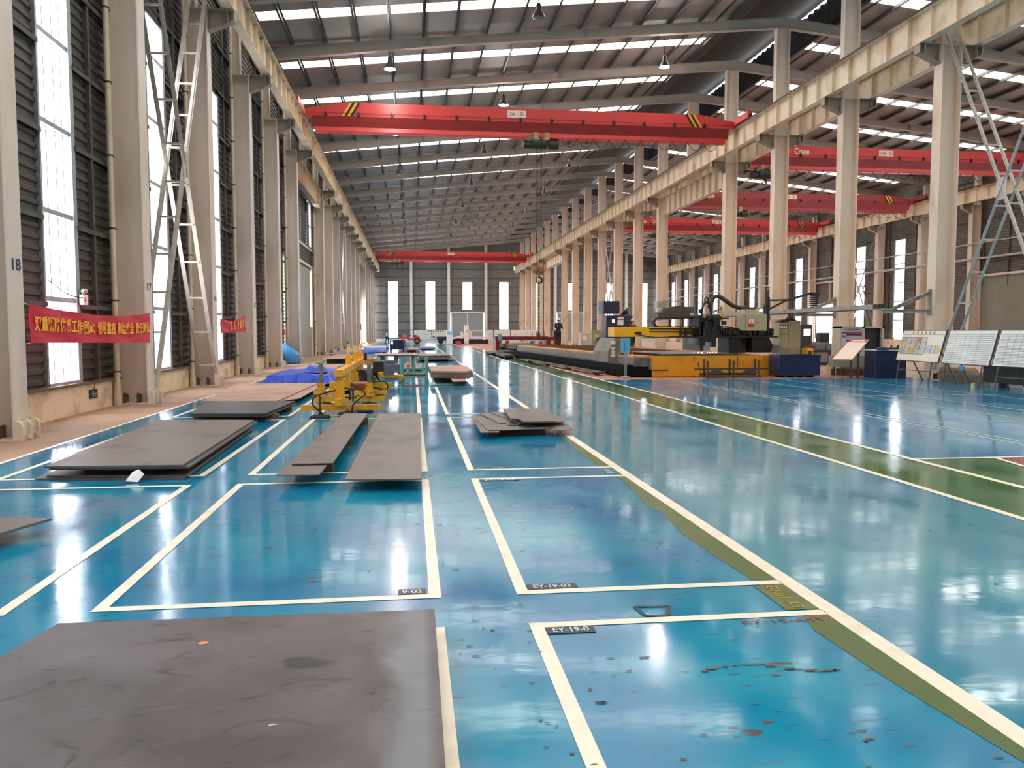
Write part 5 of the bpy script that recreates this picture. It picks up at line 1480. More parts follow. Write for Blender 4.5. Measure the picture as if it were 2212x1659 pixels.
# steel bars in a rack on the floor
root = empty('bar_rack', (10.95,26.55,0), TH, 'dark bar rack with short posts in front of the yellow skirt', 'rack')
RK = mat('rack_brown',(78,64,52),0.6,var=0.2,scale=5)
for x in (-0.95,0.0,0.95):
    for y,h in ((-0.25,0.60),(0.25,0.64)):
        MB().box(x-0.03+0.1*(y>0),x+0.03+0.1*(y>0),y-0.03,y+0.03,0,h).build('post', RK, root)
MB().box(-1.0,1.05,-0.28,-0.22,0.02,0.10).box(-1.0,1.05,0.22,0.28,0.08,0.16).build('base_rail', RK, root)
MB().prism([(-1.0,0.16),(-0.75,0.28),(-0.45,0.28),(-0.25,0.16)],'y',-0.24,-0.20).prism([(0.25,0.16),(0.5,0.28),(0.8,0.28),(0.98,0.16)],'y',-0.24,-0.20).build('bracing', RK, root)
for i in range(5):
    o = MB().box(9.6+0.12*i,12.75-0.1*i,26.40+0.055*i,26.435+0.055*i,0.29,0.335).build('steel_bar', M_DARK); tag(o,'long dark steel bar laid across the bar rack','bar','bars on the bar rack')
# navy bin
root = empty('scrap_bin', (13.46,26.85,0), 0, 'dark navy open steel bin beside the yellow skirt', 'bin')
NV = mat('bin_navy',(18,34,74),0.45,var=0.15,scale=2)
MB().box(-0.75,0.75,-0.42,-0.39,0.07,0.78).box(-0.75,0.75,0.39,0.42,0.07,0.78).box(-0.75,-0.72,-0.39,0.39,0.07,0.78).box(0.72,0.75,-0.39,0.39,0.07,0.78).box(-0.72,0.72,-0.39,0.39,0.07,0.1).build('body', NV, root)
MB().box(-0.77,0.77,-0.44,-0.38,0.76,0.79).box(-0.77,0.77,0.38,0.44,0.76,0.79).build('rim', NV, root)
for x in (-0.5,-0.15,0.2,0.5): MB().box(x-0.05,x+0.05,-0.4,0.4,0,0.07).build('skid', M_DARK, root)
# beige switch cabinets behind the table
BG = mat('switchgear_beige',(160,152,118),0.45,var=0.04)
root = empty('switch_cabinet', (15.6,31.9,0), 0, 'olive beige double switch cabinet behind the cutting table', 'cabinet')
MB().bevbox(-0.46,-0.06,-0.3,0.3,0,1.98,0.01).build('body', BG, root); MB().bevbox(-0.05,0.48,-0.3,0.3,0,2.05,0.01).build('body', BG, root)
MB().box(-0.43,-0.10,-0.31,-0.3,1.72,1.86).build('meter_panel', M_BLACK, root)
for k in range(4): MB().box(-0.42+0.08*k,-0.37+0.08*k,-0.315,-0.31,1.74,1.84).build('meter', M_WHITE, root)
MB().box(-0.44,-0.08,-0.304,-0.3,1.48,1.50).build('door_seam', M_DARK, root)
MB().prism([(-0.45,1.98),(0.1,1.98),(0.0,2.12),(-0.3,2.10)],'y',-0.2,0.2).prism([(-0.05,2.05),(0.4,2.05),(0.1,2.2)],'y',-0.2,0.2).build('hose_bundle', M_DARK, root)
# deck box between cabinet and column, yellow unit
o = MB().box(16.15,16.45,31.2,31.6,0.0,0.92).bevbox(16.18,16.4,31.15,31.2,0.6,0.85,0.01).build('yellow_unit', M_SIGNAL); tag(o,'small bright yellow unit beside the beige switch cabinet','machine unit'); MB().box(16.2,16.36,31.14,31.16,0.66,0.8).build('window', M_DARK, o)
# milling machine behind
root = empty('milling_machine', (19.1,36.3,0), 0, 'dark machine tool with lit screen between the middle columns', 'machine')
MB().bevbox(-0.85,0.85,-0.5,0.6,0,0.75,0.03).build('base', M_BLACK, root)
MB().bevbox(-0.9,-0.35,-0.6,-0.2,0.72,1.95,0.03).build('control_pendant', mat('pendant_dark',(38,40,44),0.4), root)
MB().box(-0.78,-0.45,-0.62,-0.6,1.42,1.72).build('screen', glow('screen_white',(220,228,240),2.2), root)
MB().bevbox(-0.85,-0.30,-0.8,-0.6,0.80,0.95,0.02).build('keyboard_shelf', mat('shelf_maroon',(90,30,40),0.5), root)
MB().bevbox(-0.1,0.8,-0.45,0.4,0.75,1.05,0.02).box(0.0,0.7,-0.3,0.3,1.05,1.1).cyl((0.55,-0.5,0.85),0.13,0.06,16,'y').build('table_slide', mat('slide_grey',(112,108,102),0.4,metal=0.3), root)
MB().bevbox(0.35,0.8,-0.1,0.4,1.1,1.55,0.03).build('spindle_head', M_BLACK, root)
MB().box(-0.2,0.5,-0.52,-0.5,0.15,0.62).build('access_panel', GREYM, root)
o = MB().bevbox(-0.25,0.25,-0.1,0.1,-0.21,0.21,0.01).build('wall_box', M_BEIGE, None, (18.0,35.4,2.0)); 
o.location = (17.55,36.30,2.05); tag(o,'small cream electrical box on a middle column above the lit screen','box')
# framed notice cabinet with dark opening
root = empty('notice_cabinet', (16.35,27.5,0), 0, 'beige framed cabinet with red-headed safety poster and dark opening', 'cabinet')
CB = mat('cabinet_pale',(186,172,150),0.5,var=0.05)
MB().box(-0.85,0.85,-0.05,0.5,0,0.85).box(-0.85,-0.79,-0.05,0.5,0.85,1.8).box(0.0,0.10,-0.05,0.5,0.85,1.8).box(0.78,0.85,-0.05,0.5,0.85,1.8).box(-0.85,0.85,-0.05,0.5,1.73,1.8).box(-0.79,0.78,0.45,0.5,0.85,1.73).build('frame', CB, root)
MB().box(0.10,0.78,0.1,0.44,0.86,1.72).build('dark_opening', M_BLACK, root)
po = MB().box(-0.79,0.0,-0.03,0.0,0.88,1.73).build('poster', mat('poster_mauve',(206,192,196),0.6,var=0.04), root)
MB().box(-0.78,-0.01,-0.034,-0.03,1.53,1.60).build('red_stripe', mat('poster_crimson',(160,30,70),0.5), po)
text('lettering','七大安全生产禁令',0.085,M_INK,po,(-0.40,-0.036,1.66),(pi/2,0,0),bold=0.001)
MB().box(-0.60,-0.01,-0.034,-0.03,1.46,1.52).box(-0.60,-0.20,-0.034,-0.03,1.25,1.29).build('black_stripe', M_BLACK, po)
MB().box(-0.59,-0.02,-0.033,-0.03,1.31,1.45).build('text_block', mat('poster_grey',(176,172,178),0.6,var=0.03), po)
text('lettering','警告',0.10,M_INK,po,(-0.69,-0.036,1.42),(pi/2,0,0))
MB()._add([(-0.77,-0.035,0.93),(-0.62,-0.035,0.93),(-0.695,-0.035,1.17)],[(0,1,2)]).build('warning_triangle', mat('poster_ochre',(176,128,60),0.5), po)
# bench
o = MB().box(14.95,17.2,26.9,27.25,0.34,0.74).build('work_bench', mat('bench_grey',(150,150,138),0.5,var=0.05)); tag(o,'grey-green low bench in front of the notice cabinet','bench')
for x in (15.0,15.95,17.1):
    MB().box(x,x+0.04,26.95,26.99,0,0.34).build('leg', M_DARK, o)
o = MB()
r = random.Random(12)
for k in range(9): o.bevbox(15.15+0.2*k,15.30+0.2*k,27.4,27.44,0.02,0.2+0.1*r.random(),0.01)
o = o.build('stored_items', mat('sack_tan',(150,126,96),0.8,var=0.2)); tag(o,'tan sacks and boxes stored under the grey bench','sacks',None,'stuff')
# tilted pink reading board
root = empty('reading_board', (0,0,0), 0, 'cream reading board with red header tilted on two brown posts', 'notice board')
RB = mat('board_cream',(250,222,200),0.4,var=0.02)
a,b_,c,d_ = Vector((14.38,25.95,0.62)),Vector((14.78,25.42,0.62)),Vector((15.52,25.62,1.32)),Vector((15.10,26.05,1.32))
n_ = (b_-a).cross(d_-a).normalized()*0.015
def slabq(A,B,C,D,off,th_):
    up = (B-A).cross(D-A).normalized()
    vs = [p+up*off for p in (A,B,C,D)]+[p+up*(off+th_) for p in (A,B,C,D)]
    return MB()._add(vs,[(0,3,2,1),(4,5,6,7),(0,1,5,4),(1,2,6,5),(2,3,7,6),(3,0,4,7)])
slabq(a,b_,c,d_,0,0.03).build('board', RB, root)
hd = slabq(a.lerp(d_,0.86),b_.lerp(c,0.86),c,d_,0.03,0.003).build('header', mat('header_red',(216,70,76),0.4), root)
slabq(a,b_,b_.lerp(c,0.03),a.lerp(d_,0.03),0.03,0.003).build('footer', MATS['header_red'], root)
slabq(a.lerp(d_,0.90).lerp(b_.lerp(c,0.90),0.15),a.lerp(d_,0.90).lerp(b_.lerp(c,0.90),0.85),a.lerp(d_,0.95).lerp(b_.lerp(c,0.95),0.85),a.lerp(d_,0.95).lerp(b_.lerp(c,0.95),0.15),0.034,0.002).build('title_strip', RB, root)
MB().box(14.86,14.93,25.62,25.68,0,0.72).build('leg', RK, root); MB().box(15.18,15.25,25.72,25.78,0,0.98).build('leg', RK, root)
# blue tool cabinet
root = empty('tool_cabinet', (16.3,25.85,0), 0, 'dark blue tool cabinet with white top behind the notice boards', 'cabinet')
MB().bevbox(-0.6,0.55,-0.35,0.35,0.0,0.95,0.02).build('body', mat('cabinet_navy',(14,28,62),0.45,var=0.12), root)
MB().box(-0.6,0.55,-0.37,0.37,0.95,0.98).build('top', M_WHITE, root)
o = MB().bevbox(-0.12,0.36,-0.1,0.15,0.98,1.05,0.01).build('tool_tray', NAVY, None, (16.45,25.85,0.0)); tag(o,'small dark tray of parts on the blue tool cabinet','tray')
for k in range(4): MB().cyl((-0.08+0.12*k,0.0,1.05),0.03,0.06+0.02*(k%2),8).build('jar', M_BLACK if k%2 else M_WHITE, o)
o = MB().lathe((15.95,25.5,0.98),[(0.001,0.0),(0.2,0.0),(0.22,0.03),(0.17,0.09),(0.001,0.10)],16).build('folded_cap', NAVY); tag(o,'dark round cushion-like cap on the corner of the blue tool cabinet','cap')
# notice boards on easels
def easel(y0, y1, x0, x1, label, kind):
    """board from (x0,y0) to (x1,y1) (far to near), bottom 0.66, top 1.65, leaning back"""
    root = empty('notice_board', (0,0,0), 0, label, 'notice board', 'notice boards on easels along the floor edge')
    A = Vector((x0,y0,0.66)); B = Vector((x1,y1,0.66)); T = Vector((0.28,0.02,0.99))
    fr = slabq(A,B,B+T,A+T,-0.03,0.03).build('frame', mat('board_frame_dark',(58,54,50),0.5), root)
    a_ = A.lerp(B,0.015)+T*0.02; b2_ = A.lerp(B,0.985)+T*0.02; t_ = T*0.955
    pn = slabq(a_,b2_,b2_+t_,a_+t_,0.002,0.004).build('board_face', mat('board_white_%s'%kind, (236,226,206) if kind=='a' else (232,230,222),0.35,var=0.03), root)
    if (B-A).cross(T).x > 0: pass
    def Q(u0,u1,v0,v1,m,name,off=0.008,par=pn):
        p = lambda u,v: a_.lerp(b2_,u)+t_*v
        return slabq(p(u0,v0),p(u1,v0),p(u1,v1),p(u0,v1),off,0.0015).build(name,m,par)
    LN = mat('grid_line_ink',(70,70,68),0.6)
    if kind != 'a':
        g = MB(); p = lambda u,v: a_.lerp(b2_,u)+t_*v
        up = (b2_-a_).cross(t_).normalized()
        def ln(u0,u1,v0,v1):
            vs = [q+up*0.008 for q in (p(u0,v0),p(u1,v0),p(u1,v1),p(u0,v1))]; g._add(vs,[(0,1,2,3)])
        nr = 16 if kind=='b' else 21
        for k in range(nr): ln(0.02,0.98,0.05+0.83*k/(nr-1)-0.004,0.05+0.83*k/(nr-1)+0.004)
        for u in ((0.18,0.38,0.5,0.68) if kind=='b' else (0.14,0.24,0.34,0.5,0.66,0.82)): ln(u-0.002,u+0.002,0.05,0.88)
        g.build('ruled_grid', LN, pn)
    else:
        g = MB(); p = lambda u,v: a_.lerp(b2_,u)+t_*v
        up = (b2_-a_).cross(t_).normalized()
        def ln(u0,u1,v0,v1):
            vs = [q+up*0.012 for q in (p(u0,v0),p(u1,v0),p(u1,v1),p(u0,v1))]; g._add(vs,[(0,1,2,3)])
        for v in (0.78,0.6,0.41,0.22): ln(0.03,0.63,v-0.005,v+0.005)
        for u in (0.03,0.14,0.26,0.38,0.5,0.63): ln(u-0.004,u+0.004,0.22,0.78)
        ln(0.03,0.97,0.87,0.88); ln(0.66,0.97,0.50,0.51); ln(0.66,0.97,0.27,0.28)
        for u in (0.66,0.77,0.87): ln(u-0.004,u+0.004,0.27,0.5)
        g.build('ruled_grid', LN, pn)
        cols = [(214,178,110),(200,200,206),(190,184,180),(206,130,50),(218,200,150),(224,196,170),(226,190,160),(180,176,150),(210,176,130),(196,194,190),(222,176,60),(196,190,160)]
        for i,c_ in enumerate(cols):
            r_, q_ = divmod(i,4); u = 0.035+0.12*q_; v = 0.61-0.19*r_
            Q(u,u+0.105,v+0.005,v+0.165,mat('photo_print_%d'%i,c_,0.4,var=0.3,scale=25),'photo_print')
        for i,(u,v,c_) in enumerate(((0.51,0.61,(200,200,204)),(0.51,0.42,(196,200,210)),(0.51,0.23,(206,196,180)),(0.67,0.29,(190,194,206)),(0.78,0.29,(198,200,210)),(0.88,0.29,(226,186,130)))):
            Q(u,u+0.10,v+0.005,v+0.165,mat('paper_print_%d'%i,c_,0.5,var=0.04),'paper_sheet')
        title = '班组园地看板'
        d = (b2_-a_).normalized(); tt = t_.normalized(); nn_ = d.cross(tt)
        M = Matrix((d,tt,nn_)).transposed()
        for i,c_ in enumerate(title):
            o_ = text('character',c_,0.10,mat('title_orange',(206,130,80),0.5),pn,(0,0,0),(0,0,0),bold=0.001)
            o_.location = p(0.26+0.1*i,0.93)+nn_*0.012; o_.rotation_euler = M.to_euler()
    LG = mat('easel_leg_brown',(96,82,70),0.5,var=0.15)
    for u in (0.12,0.88):
        q = A.lerp(B,u)
        MB().bar(q+Vector((-0.02,0,0.0)),Vector((q.x-0.12,q.y,0)),0.03).build('leg', LG, root)
        MB().bar(q+T*0.5+Vector((0.05,0,0)),Vector((q.x+0.75,q.y-0.1,0)),0.03).build('leg', LG, root)
    MB().bar(A.lerp(B,0.12)+Vector((-0.05,0,-0.28)),A.lerp(B,0.88)+Vector((-0.05,0,-0.28)),0.025).build('cross_bar', LG, root)
    return root
easel(24.6,22.2,15.85,15.68,'cream notice board with photo prints and orange title on an easel','a')
easel(21.95,19.98,15.60,15.62,'white board ruled with wide rows, middle of the three on easels','b')
easel(19.93,17.6,15.64,15.80,'white board ruled with many narrow rows, nearest of the three on easels','c')
o = MB().box(16.7,17.0,17.2,21.6,0.12,0.62).build('storage_box', mat('storage_dark',(58,58,52),0.6,var=0.1)); tag(o,'long dark green-grey box behind the white boards','box')
for y in (17.8,19.3,20.9): MB().box(16.72,16.98,y,y+0.1,0,0.12).build('foot', M_DARK, o)
o = MB().cyl((15.75,20.75,0.02),0.055,0.13,12).build('paper_cup', mat('cup_tan',(206,184,160),0.7)); o.location=(0,0,-0.02); tag(o,'small pale cup on the floor edge under the white boards','cup')
o = MB().box(15.54,15.58,20.9,21.1,0.52,0.62).build('blue_tag', mat('tag_blue',(50,150,210),0.4)); o.parent = bpy.data.objects['notice_board.001']
o = MB().bevbox(16.95,17.6,22.9,24.0,0,0.45,0.08).bevbox(17.0,17.5,22.2,22.95,0,0.35,0.08).build('sacks', mat('sack_grey',(128,112,92),0.9,var=0.2,scale=6)); tag(o,'grey-brown sacks heaped behind the notice board easels','sacks',None,'stuff')

# ------------------------------------------------------------ second machine with navy cabin
root = empty('control_cabin', (13.65,53.0,0), TH, 'dark navy control cabin with overhead box behind the yellow beam', 'machine')
root.scale = (1.16,1.16,1.16)
NC = mat('cabin_navy',(20,32,56),0.45,var=0.1)
MB().bevbox(-0.65,0.95,-0.4,0.5,0.0,2.32,0.03).build('cabin_body', NC, root)
MB().bevbox(-0.85,0.12,-0.5,0.6,2.42,3.15,0.02).build('overhead_box', NC, root)
MB().bar((0.3,0,2.3),(0.75,0,2.75),0.06).bevbox(0.45,0.8,-0.2,0.2,2.35,2.65,0.1).build('ventilator', M_BLACK, root)
lb2 = MB().box(0.02,0.38,-0.41,-0.4,1.75,2.24).build('notice_label', M_WHITE, root)
MB().box(0.03,0.37,-0.415,-0.41,2.06,2.12).build('red_stripe', MATS['poster_crimson'], lb2)
MB().box(-0.30,-0.16,-0.41,-0.4,1.92,2.08).build('display', glow('display_green',(150,255,190),3), root)
# second cutting table stretching away
o = MB().box(6.95,9.62,53.5,66.0,0.1,0.66).build('cutting_table', mat('table_rust_black',(58,48,44),0.6,var=0.25,scale=2)); tag(o,'dark slatted cutting table far off beside the aisle','table')
MB().box(6.78,6.95,53.5,66,0.05,0.4).build('rail', TRK, o)
root = empty('red_gantry', (0,61,0), 0.03, 'dark red gantry cutting machine straddling the far table', 'machine')
MR = mat('gantry_maroon',(120,30,38),0.45,var=0.15,scale=2)
MB().box(6.27,10.4,-0.35,0.35,0.95,1.24).build('beam', MR, root)
MB().prism([(6.27,0.15),(6.45,0.15),(6.75,0.95),(6.27,0.95)],'y',-0.8,0.8).build('leg', MR, root)
MB().prism([(9.7,1.2),(10.2,1.0),(10.7,0.55),(11.2,0.55),(11.2,1.2)],'y',-0.5,0.5).bevbox(10.2,11.1,-0.6,0.6,0.42,1.15,0.03).build('leg', MR, root)
for x in (9.15,9.5,9.85,10.1): MB().box(x,x+0.05,-0.2,-0.15,1.24,1.56).build('torch_post', MR, root)
MB().box(10.72,10.77,-0.2,-0.15,1.1,2.25).build('mast', MR, root)
MB().box(10.55,10.8,-0.61,-0.6,0.62,0.92).build('warning_label', mat('label_amber',(226,176,96),0.5), root)
MB().bevbox(10.85,11.3,-0.5,0.3,0.42,1.7,0.02).build('control_cabinet', mat('cab_maroon',(86,24,30),0.5), root)
o = MB().bevbox(7.0,7.25,60.0,60.5,0.66,0.93,0.02).build('red_can', M_RED); tag(o,'small bright red container beneath the dark red gantry','container')
for i,(x,c_) in enumerate(((9.35,(60,110,170)),(9.75,(220,210,205)),(10.05,(170,60,90)))):
    o = MB().cyl((x-0.35,60.0,0.66),0.12,0.24,14).build('paint_can', mat('can_%d'%i,c_,0.4)); tag(o, ['blue','white','pink'][i]+' can standing on the far cutting table','can','cans on the far cutting table')
for i,(x0,x1,y0,y1,z) in enumerate(((5.35,6.0,46.5,51.5,0.22),(5.95,6.75,52.2,56.5,0.30),(5.2,5.8,53.2,58,0.18))):
    o = MB().box(x0,x1,y0,y1,0.1,z).build('steel_stack', M_DARK); tag(o, 'dark stack of steel strip on blocks, %s of those beside the green walkway' % ORD[i+1], 'steel stack','dark strip stacks by the walkway')
    for y in (y0+0.5,y1-0.7): MB().box(x0+0.05,x1-0.05,y,y+0.15,0,0.1).build('timber', WOOD, o)
RM = Matrix.Translation((8.35,27.16,0)) @ Matrix.Rotation(TH,4,'Z')
o = MB().box(-1.60,-1.30,1.3,16,0.10,0.14).xf(RM).build('steel_channel', RK); tag(o,'long rusty channel lying on blocks beside the black track','channel')
for y in (2,6,10,14): MB().box(-1.57,-1.33,y,y+0.12,0,0.10).xf(RM).build('timber', WOOD, o)
# work cell clutter beyond the table
for i,(x,y,w_,h_,c_) in enumerate(((18.6,52.0,0.8,1.5,(92,104,104)),(19.6,52.2,0.7,1.3,(120,140,140)),(14.9,55.0,0.9,1.6,(60,62,60)),(20.8,49.5,0.9,1.4,(110,112,100)),(13.2,55.2,0.7,1.2,(64,70,66)),(14.0,60.0,0.9,1.7,(150,146,110)),(16.9,62.0,0.8,1.2,(70,90,140)),(15.3,70.0,1.0,1.5,(190,184,170)))):
    o = MB().bevbox(x-w_/2,x+w_/2,y-0.35,y+0.35,0.0,h_,0.02).build('machine_cabinet', mat('cab_tone_%d'%i,c_,0.5,var=0.08)); tag(o, ['slate grey','pale teal','charcoal','olive grey','dark green-grey','olive yellow','blue','ivory'][i]+' cabinet standing beyond the cutting table', 'cabinet', 'cabinets beyond the cutting table')
    MB().box(x-w_*0.3,x+w_*0.1,y-0.36,y-0.35,h_*0.55,h_*0.85).build('door_panel', mat('cab_panel_%d'%i,tuple(min(255,int(v*1.25)) for v in c_),0.5), o)
for i,(x,y) in enumerate(((10.2,66.5),(12.5,70))):
    pass
# ------------------------------------------------------------ far end: tractor, white gantry machine, panels, boards
T = empty('tractor', (-0.25,105.5,0), 0, 'small red tractor with dark canopy near the end wall', 'tractor')
TR = mat('tractor_red',(190,44,48),0.4,var=0.08)
MB().bevbox(-1.35,-0.45,-0.35,0.35,0.65,1.02,0.05).build('bonnet', TR, T)
MB().bevbox(-0.45,0.6,-0.3,0.3,0.45,0.72,0.04).build('chassis', TR, T)
MB().prism([(0.45,0.85),(1.25,0.82),(1.3,0.72),(1.0,1.0),(0.7,1.02)],'y',-0.65,-0.42).build('mudguard', TR, T)
MB().prism([(0.45,0.85),(1.25,0.82),(1.3,0.72),(1.0,1.0),(0.7,1.02)],'y',0.42,0.65).build('mudguard', TR, T)
for (x,y,rr2) in ((0.85,-0.58,0.44),(0.85,0.42,0.44),(-1.0,-0.55,0.30),(-1.0,0.4,0.30)):
    w_ = MB().lathe((x,y,rr2),[(rr2*0.45,0.02),(rr2*0.9,0.0),(rr2,0.05),(rr2,0.13),(rr2*0.9,0.18),(rr2*0.45,0.16)],20,'y').build('wheel', M_RUBBER, T)
    MB().cyl((x,y+0.03,rr2),rr2*0.46,0.12,14,'y').build('hub', TR, w_)
MB().box(-0.45,0.95,-0.5,0.5,1.78,1.86).build('canopy', mat('canopy_dark',(52,50,56),0.6), T)
for (x,y) in ((-0.35,-0.4),(-0.35,0.4),(0.85,-0.4),(0.85,0.4)): MB().box(x-0.02,x+0.02,y-0.02,y+0.02,0.8,1.78).build('canopy_post', M_DARK, T)
MB().bevbox(0.45,0.8,-0.2,0.2,0.8,1.15,0.03).build('seat', M_BLACK, T)
MB().tube([(-0.1,0,1.2),(-0.05,0,1.25)],0.16,14).bar((-0.4,0,0.9),(-0.08,0,1.2),0.03).build('steering_wheel', M_DARK, T)
MB().tube([(-1.3,-0.2,0.7),(-1.3,-0.2,1.3)],0.02,6).build('exhaust', M_DARK, T)
o = MB().cyl((-1.0,105.4,1.022),0.14,0.14,12).build('orange_helmet', mat('helmet_orange',(230,110,60),0.4)); tag(o,'orange helmet resting on the tractor bonnet','helmet')
root = empty('trailer', (2.8,106,0), 0, 'dark low trailer with a drawbar behind the red tractor', 'trailer')
MB().bevbox(0.4,1.7,-0.7,0.7,0.42,0.95,0.03).build('body', NAVY, root)
MB().bar((-1.7,0,0.45),(0.4,0,0.60),0.07).build('drawbar', M_DARK, root)
for (x,y) in ((0.9,-0.78),(0.9,0.62)): MB().cyl((x,y,0.36),0.36,0.16,18,'y').build('wheel', M_RUBBER, root)
MB().box(-0.4,0.6,-0.5,-0.44,0.85,0.93).build('rail', M_DARK, root)
WG = mat('machine_white',(224,214,204),0.45,var=0.03)
root = empty('white_gantry_machine', (0,103,0), 0, 'white boring machine with tall column near the end door', 'machine')
MB().bevbox(4.35,5.1,-0.4,0.4,0.06,1.72,0.02).build('column', WG, root)
MB().box(4.4,5.05,-0.41,-0.4,1.18,1.66).build('poster', mat('poster_sky',(130,190,222),0.5,var=0.05), root)
MB().box(4.68,4.74,-0.415,-0.41,1.24,1.55).build('magenta_line', mat('magenta_ink2',(190,60,150),0.5), root)
cl_ = MB().bevbox(6.62,7.2,-0.4,0.4,0.06,2.38,0.02).cyl((6.9,0,2.38),0.1,0.12,10).build('column', WG, root)
MB().cyl((6.98,-0.42,1.65),0.07,0.03,12,'y').build('eyelet', M_BLACK, cl_)
MB().prism([(5.1,0.62),(6.62,0.95),(6.62,1.28),(5.1,0.82)],'y',-0.3,0.3).build('sloping_arm', WG, root)
MB().box(7.2,9.6,-0.3,0.3,0.68,0.98).box(7.2,7.6,-0.2,0.2,0.98,1.72).box(7.6,9.5,-0.1,-0.02,1.66,1.76).box(9.35,9.5,-0.1,0.1,0.98,1.76).build('beam', WG, root)
MB().box(7.2,9.7,-0.6,0.5,0.06,0.62).box(5.1,6.6,0.4,0.9,0.06,0.7).build('bed', M_BLACK, root)
MB().box(3.9,5.3,-0.5,0.5,0.0,0.06).build('foot_plate', mat('foot_red',(214,60,60),0.5), root); MB().box(6.4,7.9,-0.5,0.5,0.0,0.06).build('foot_plate', MATS['foot_red'], root)
o = MB().bevbox(5.5,6.2,102.2,102.7,0,0.40,0.03).build('red_crate', M_RED); tag(o,'bright red crate on the floor at the white boring machine','crate')
o = MB().bevbox(6.25,6.55,104.3,104.7,0.75,1.6,0.05).box(6.2,6.6,104.2,104.8,0.0,0.75).build('white_tank', M_WHITE); tag(o,'white tank behind the sloping arm of the boring machine','tank')
for i,(x0,x1) in enumerate(((9.78,10.55),(10.75,12.82),(12.97,15.05),(15.2,17.0))):
    o = MB().bevbox(x0,x1,105.0,105.5,0.55,1.82,0.02).build('switchgear_cabinet', M_WHITE); tag(o, 'white switch panel on legs near the end wall, %s in its row' % ORD[i+1], 'panel', 'white switch panels near the end wall')
    for x in (x0+0.05,x1-0.13): MB().box(x,x+0.08,105.1,105.4,0,0.55).build('leg', M_WHITE, o)
    MB().box(x0+0.3,x0+0.7,104.98,105.0,1.2,1.3).build('label', mat('faint_grey',(180,180,184),0.5), o)
o = MB().box(0.25,5.4,126.0,126.1,0.35,1.85).build('tool_board', mat('board_ivory',(226,218,200),0.5,var=0.03)); tag(o,'ivory tool board with hanging hooks before the end wall','board')
MB().box(0.3,0.38,126.0,126.1,0,0.35).box(5.2,5.28,126.0,126.1,0,0.35).build('leg', M_DARK, o)
for k in range(7): MB().ball((2.6+0.36*k,125.96,1.68),0.07,0.03,0.1,n=8,m=6).build('hook', M_DARK, o)
for (x,z) in ((3.0,1.25),(3.3,0.8)): MB().ball((x,125.96,z),0.12,0.04,0.12,n=10,m=6).build('tool', M_DARK, o)
o = MB().cyl((14.2,111.3,10.45),0.06,0.12,10).cyl((14.2,111.3,10.2),0.06,0.12,10).box(14.1,14.3,111.25,111.35,10.1,10.7).build('signal_light', M_WHITE); tag(o,'small red and green signal light beneath the far crane','signal light')
MB().cyl((14.2,111.24,10.55),0.05,0.1,10).build('red_lens', glow('sig_red',(255,90,80),3), o); MB().cyl((14.2,111.24,10.25),0.05,0.1,10).build('green_lens', glow('sig_green',(90,255,190),3), o)
MB().bar((14.3,111.3,10.5),(16.3,111.3,10.95),0.05).build('bracket', M_BEIGE, o)

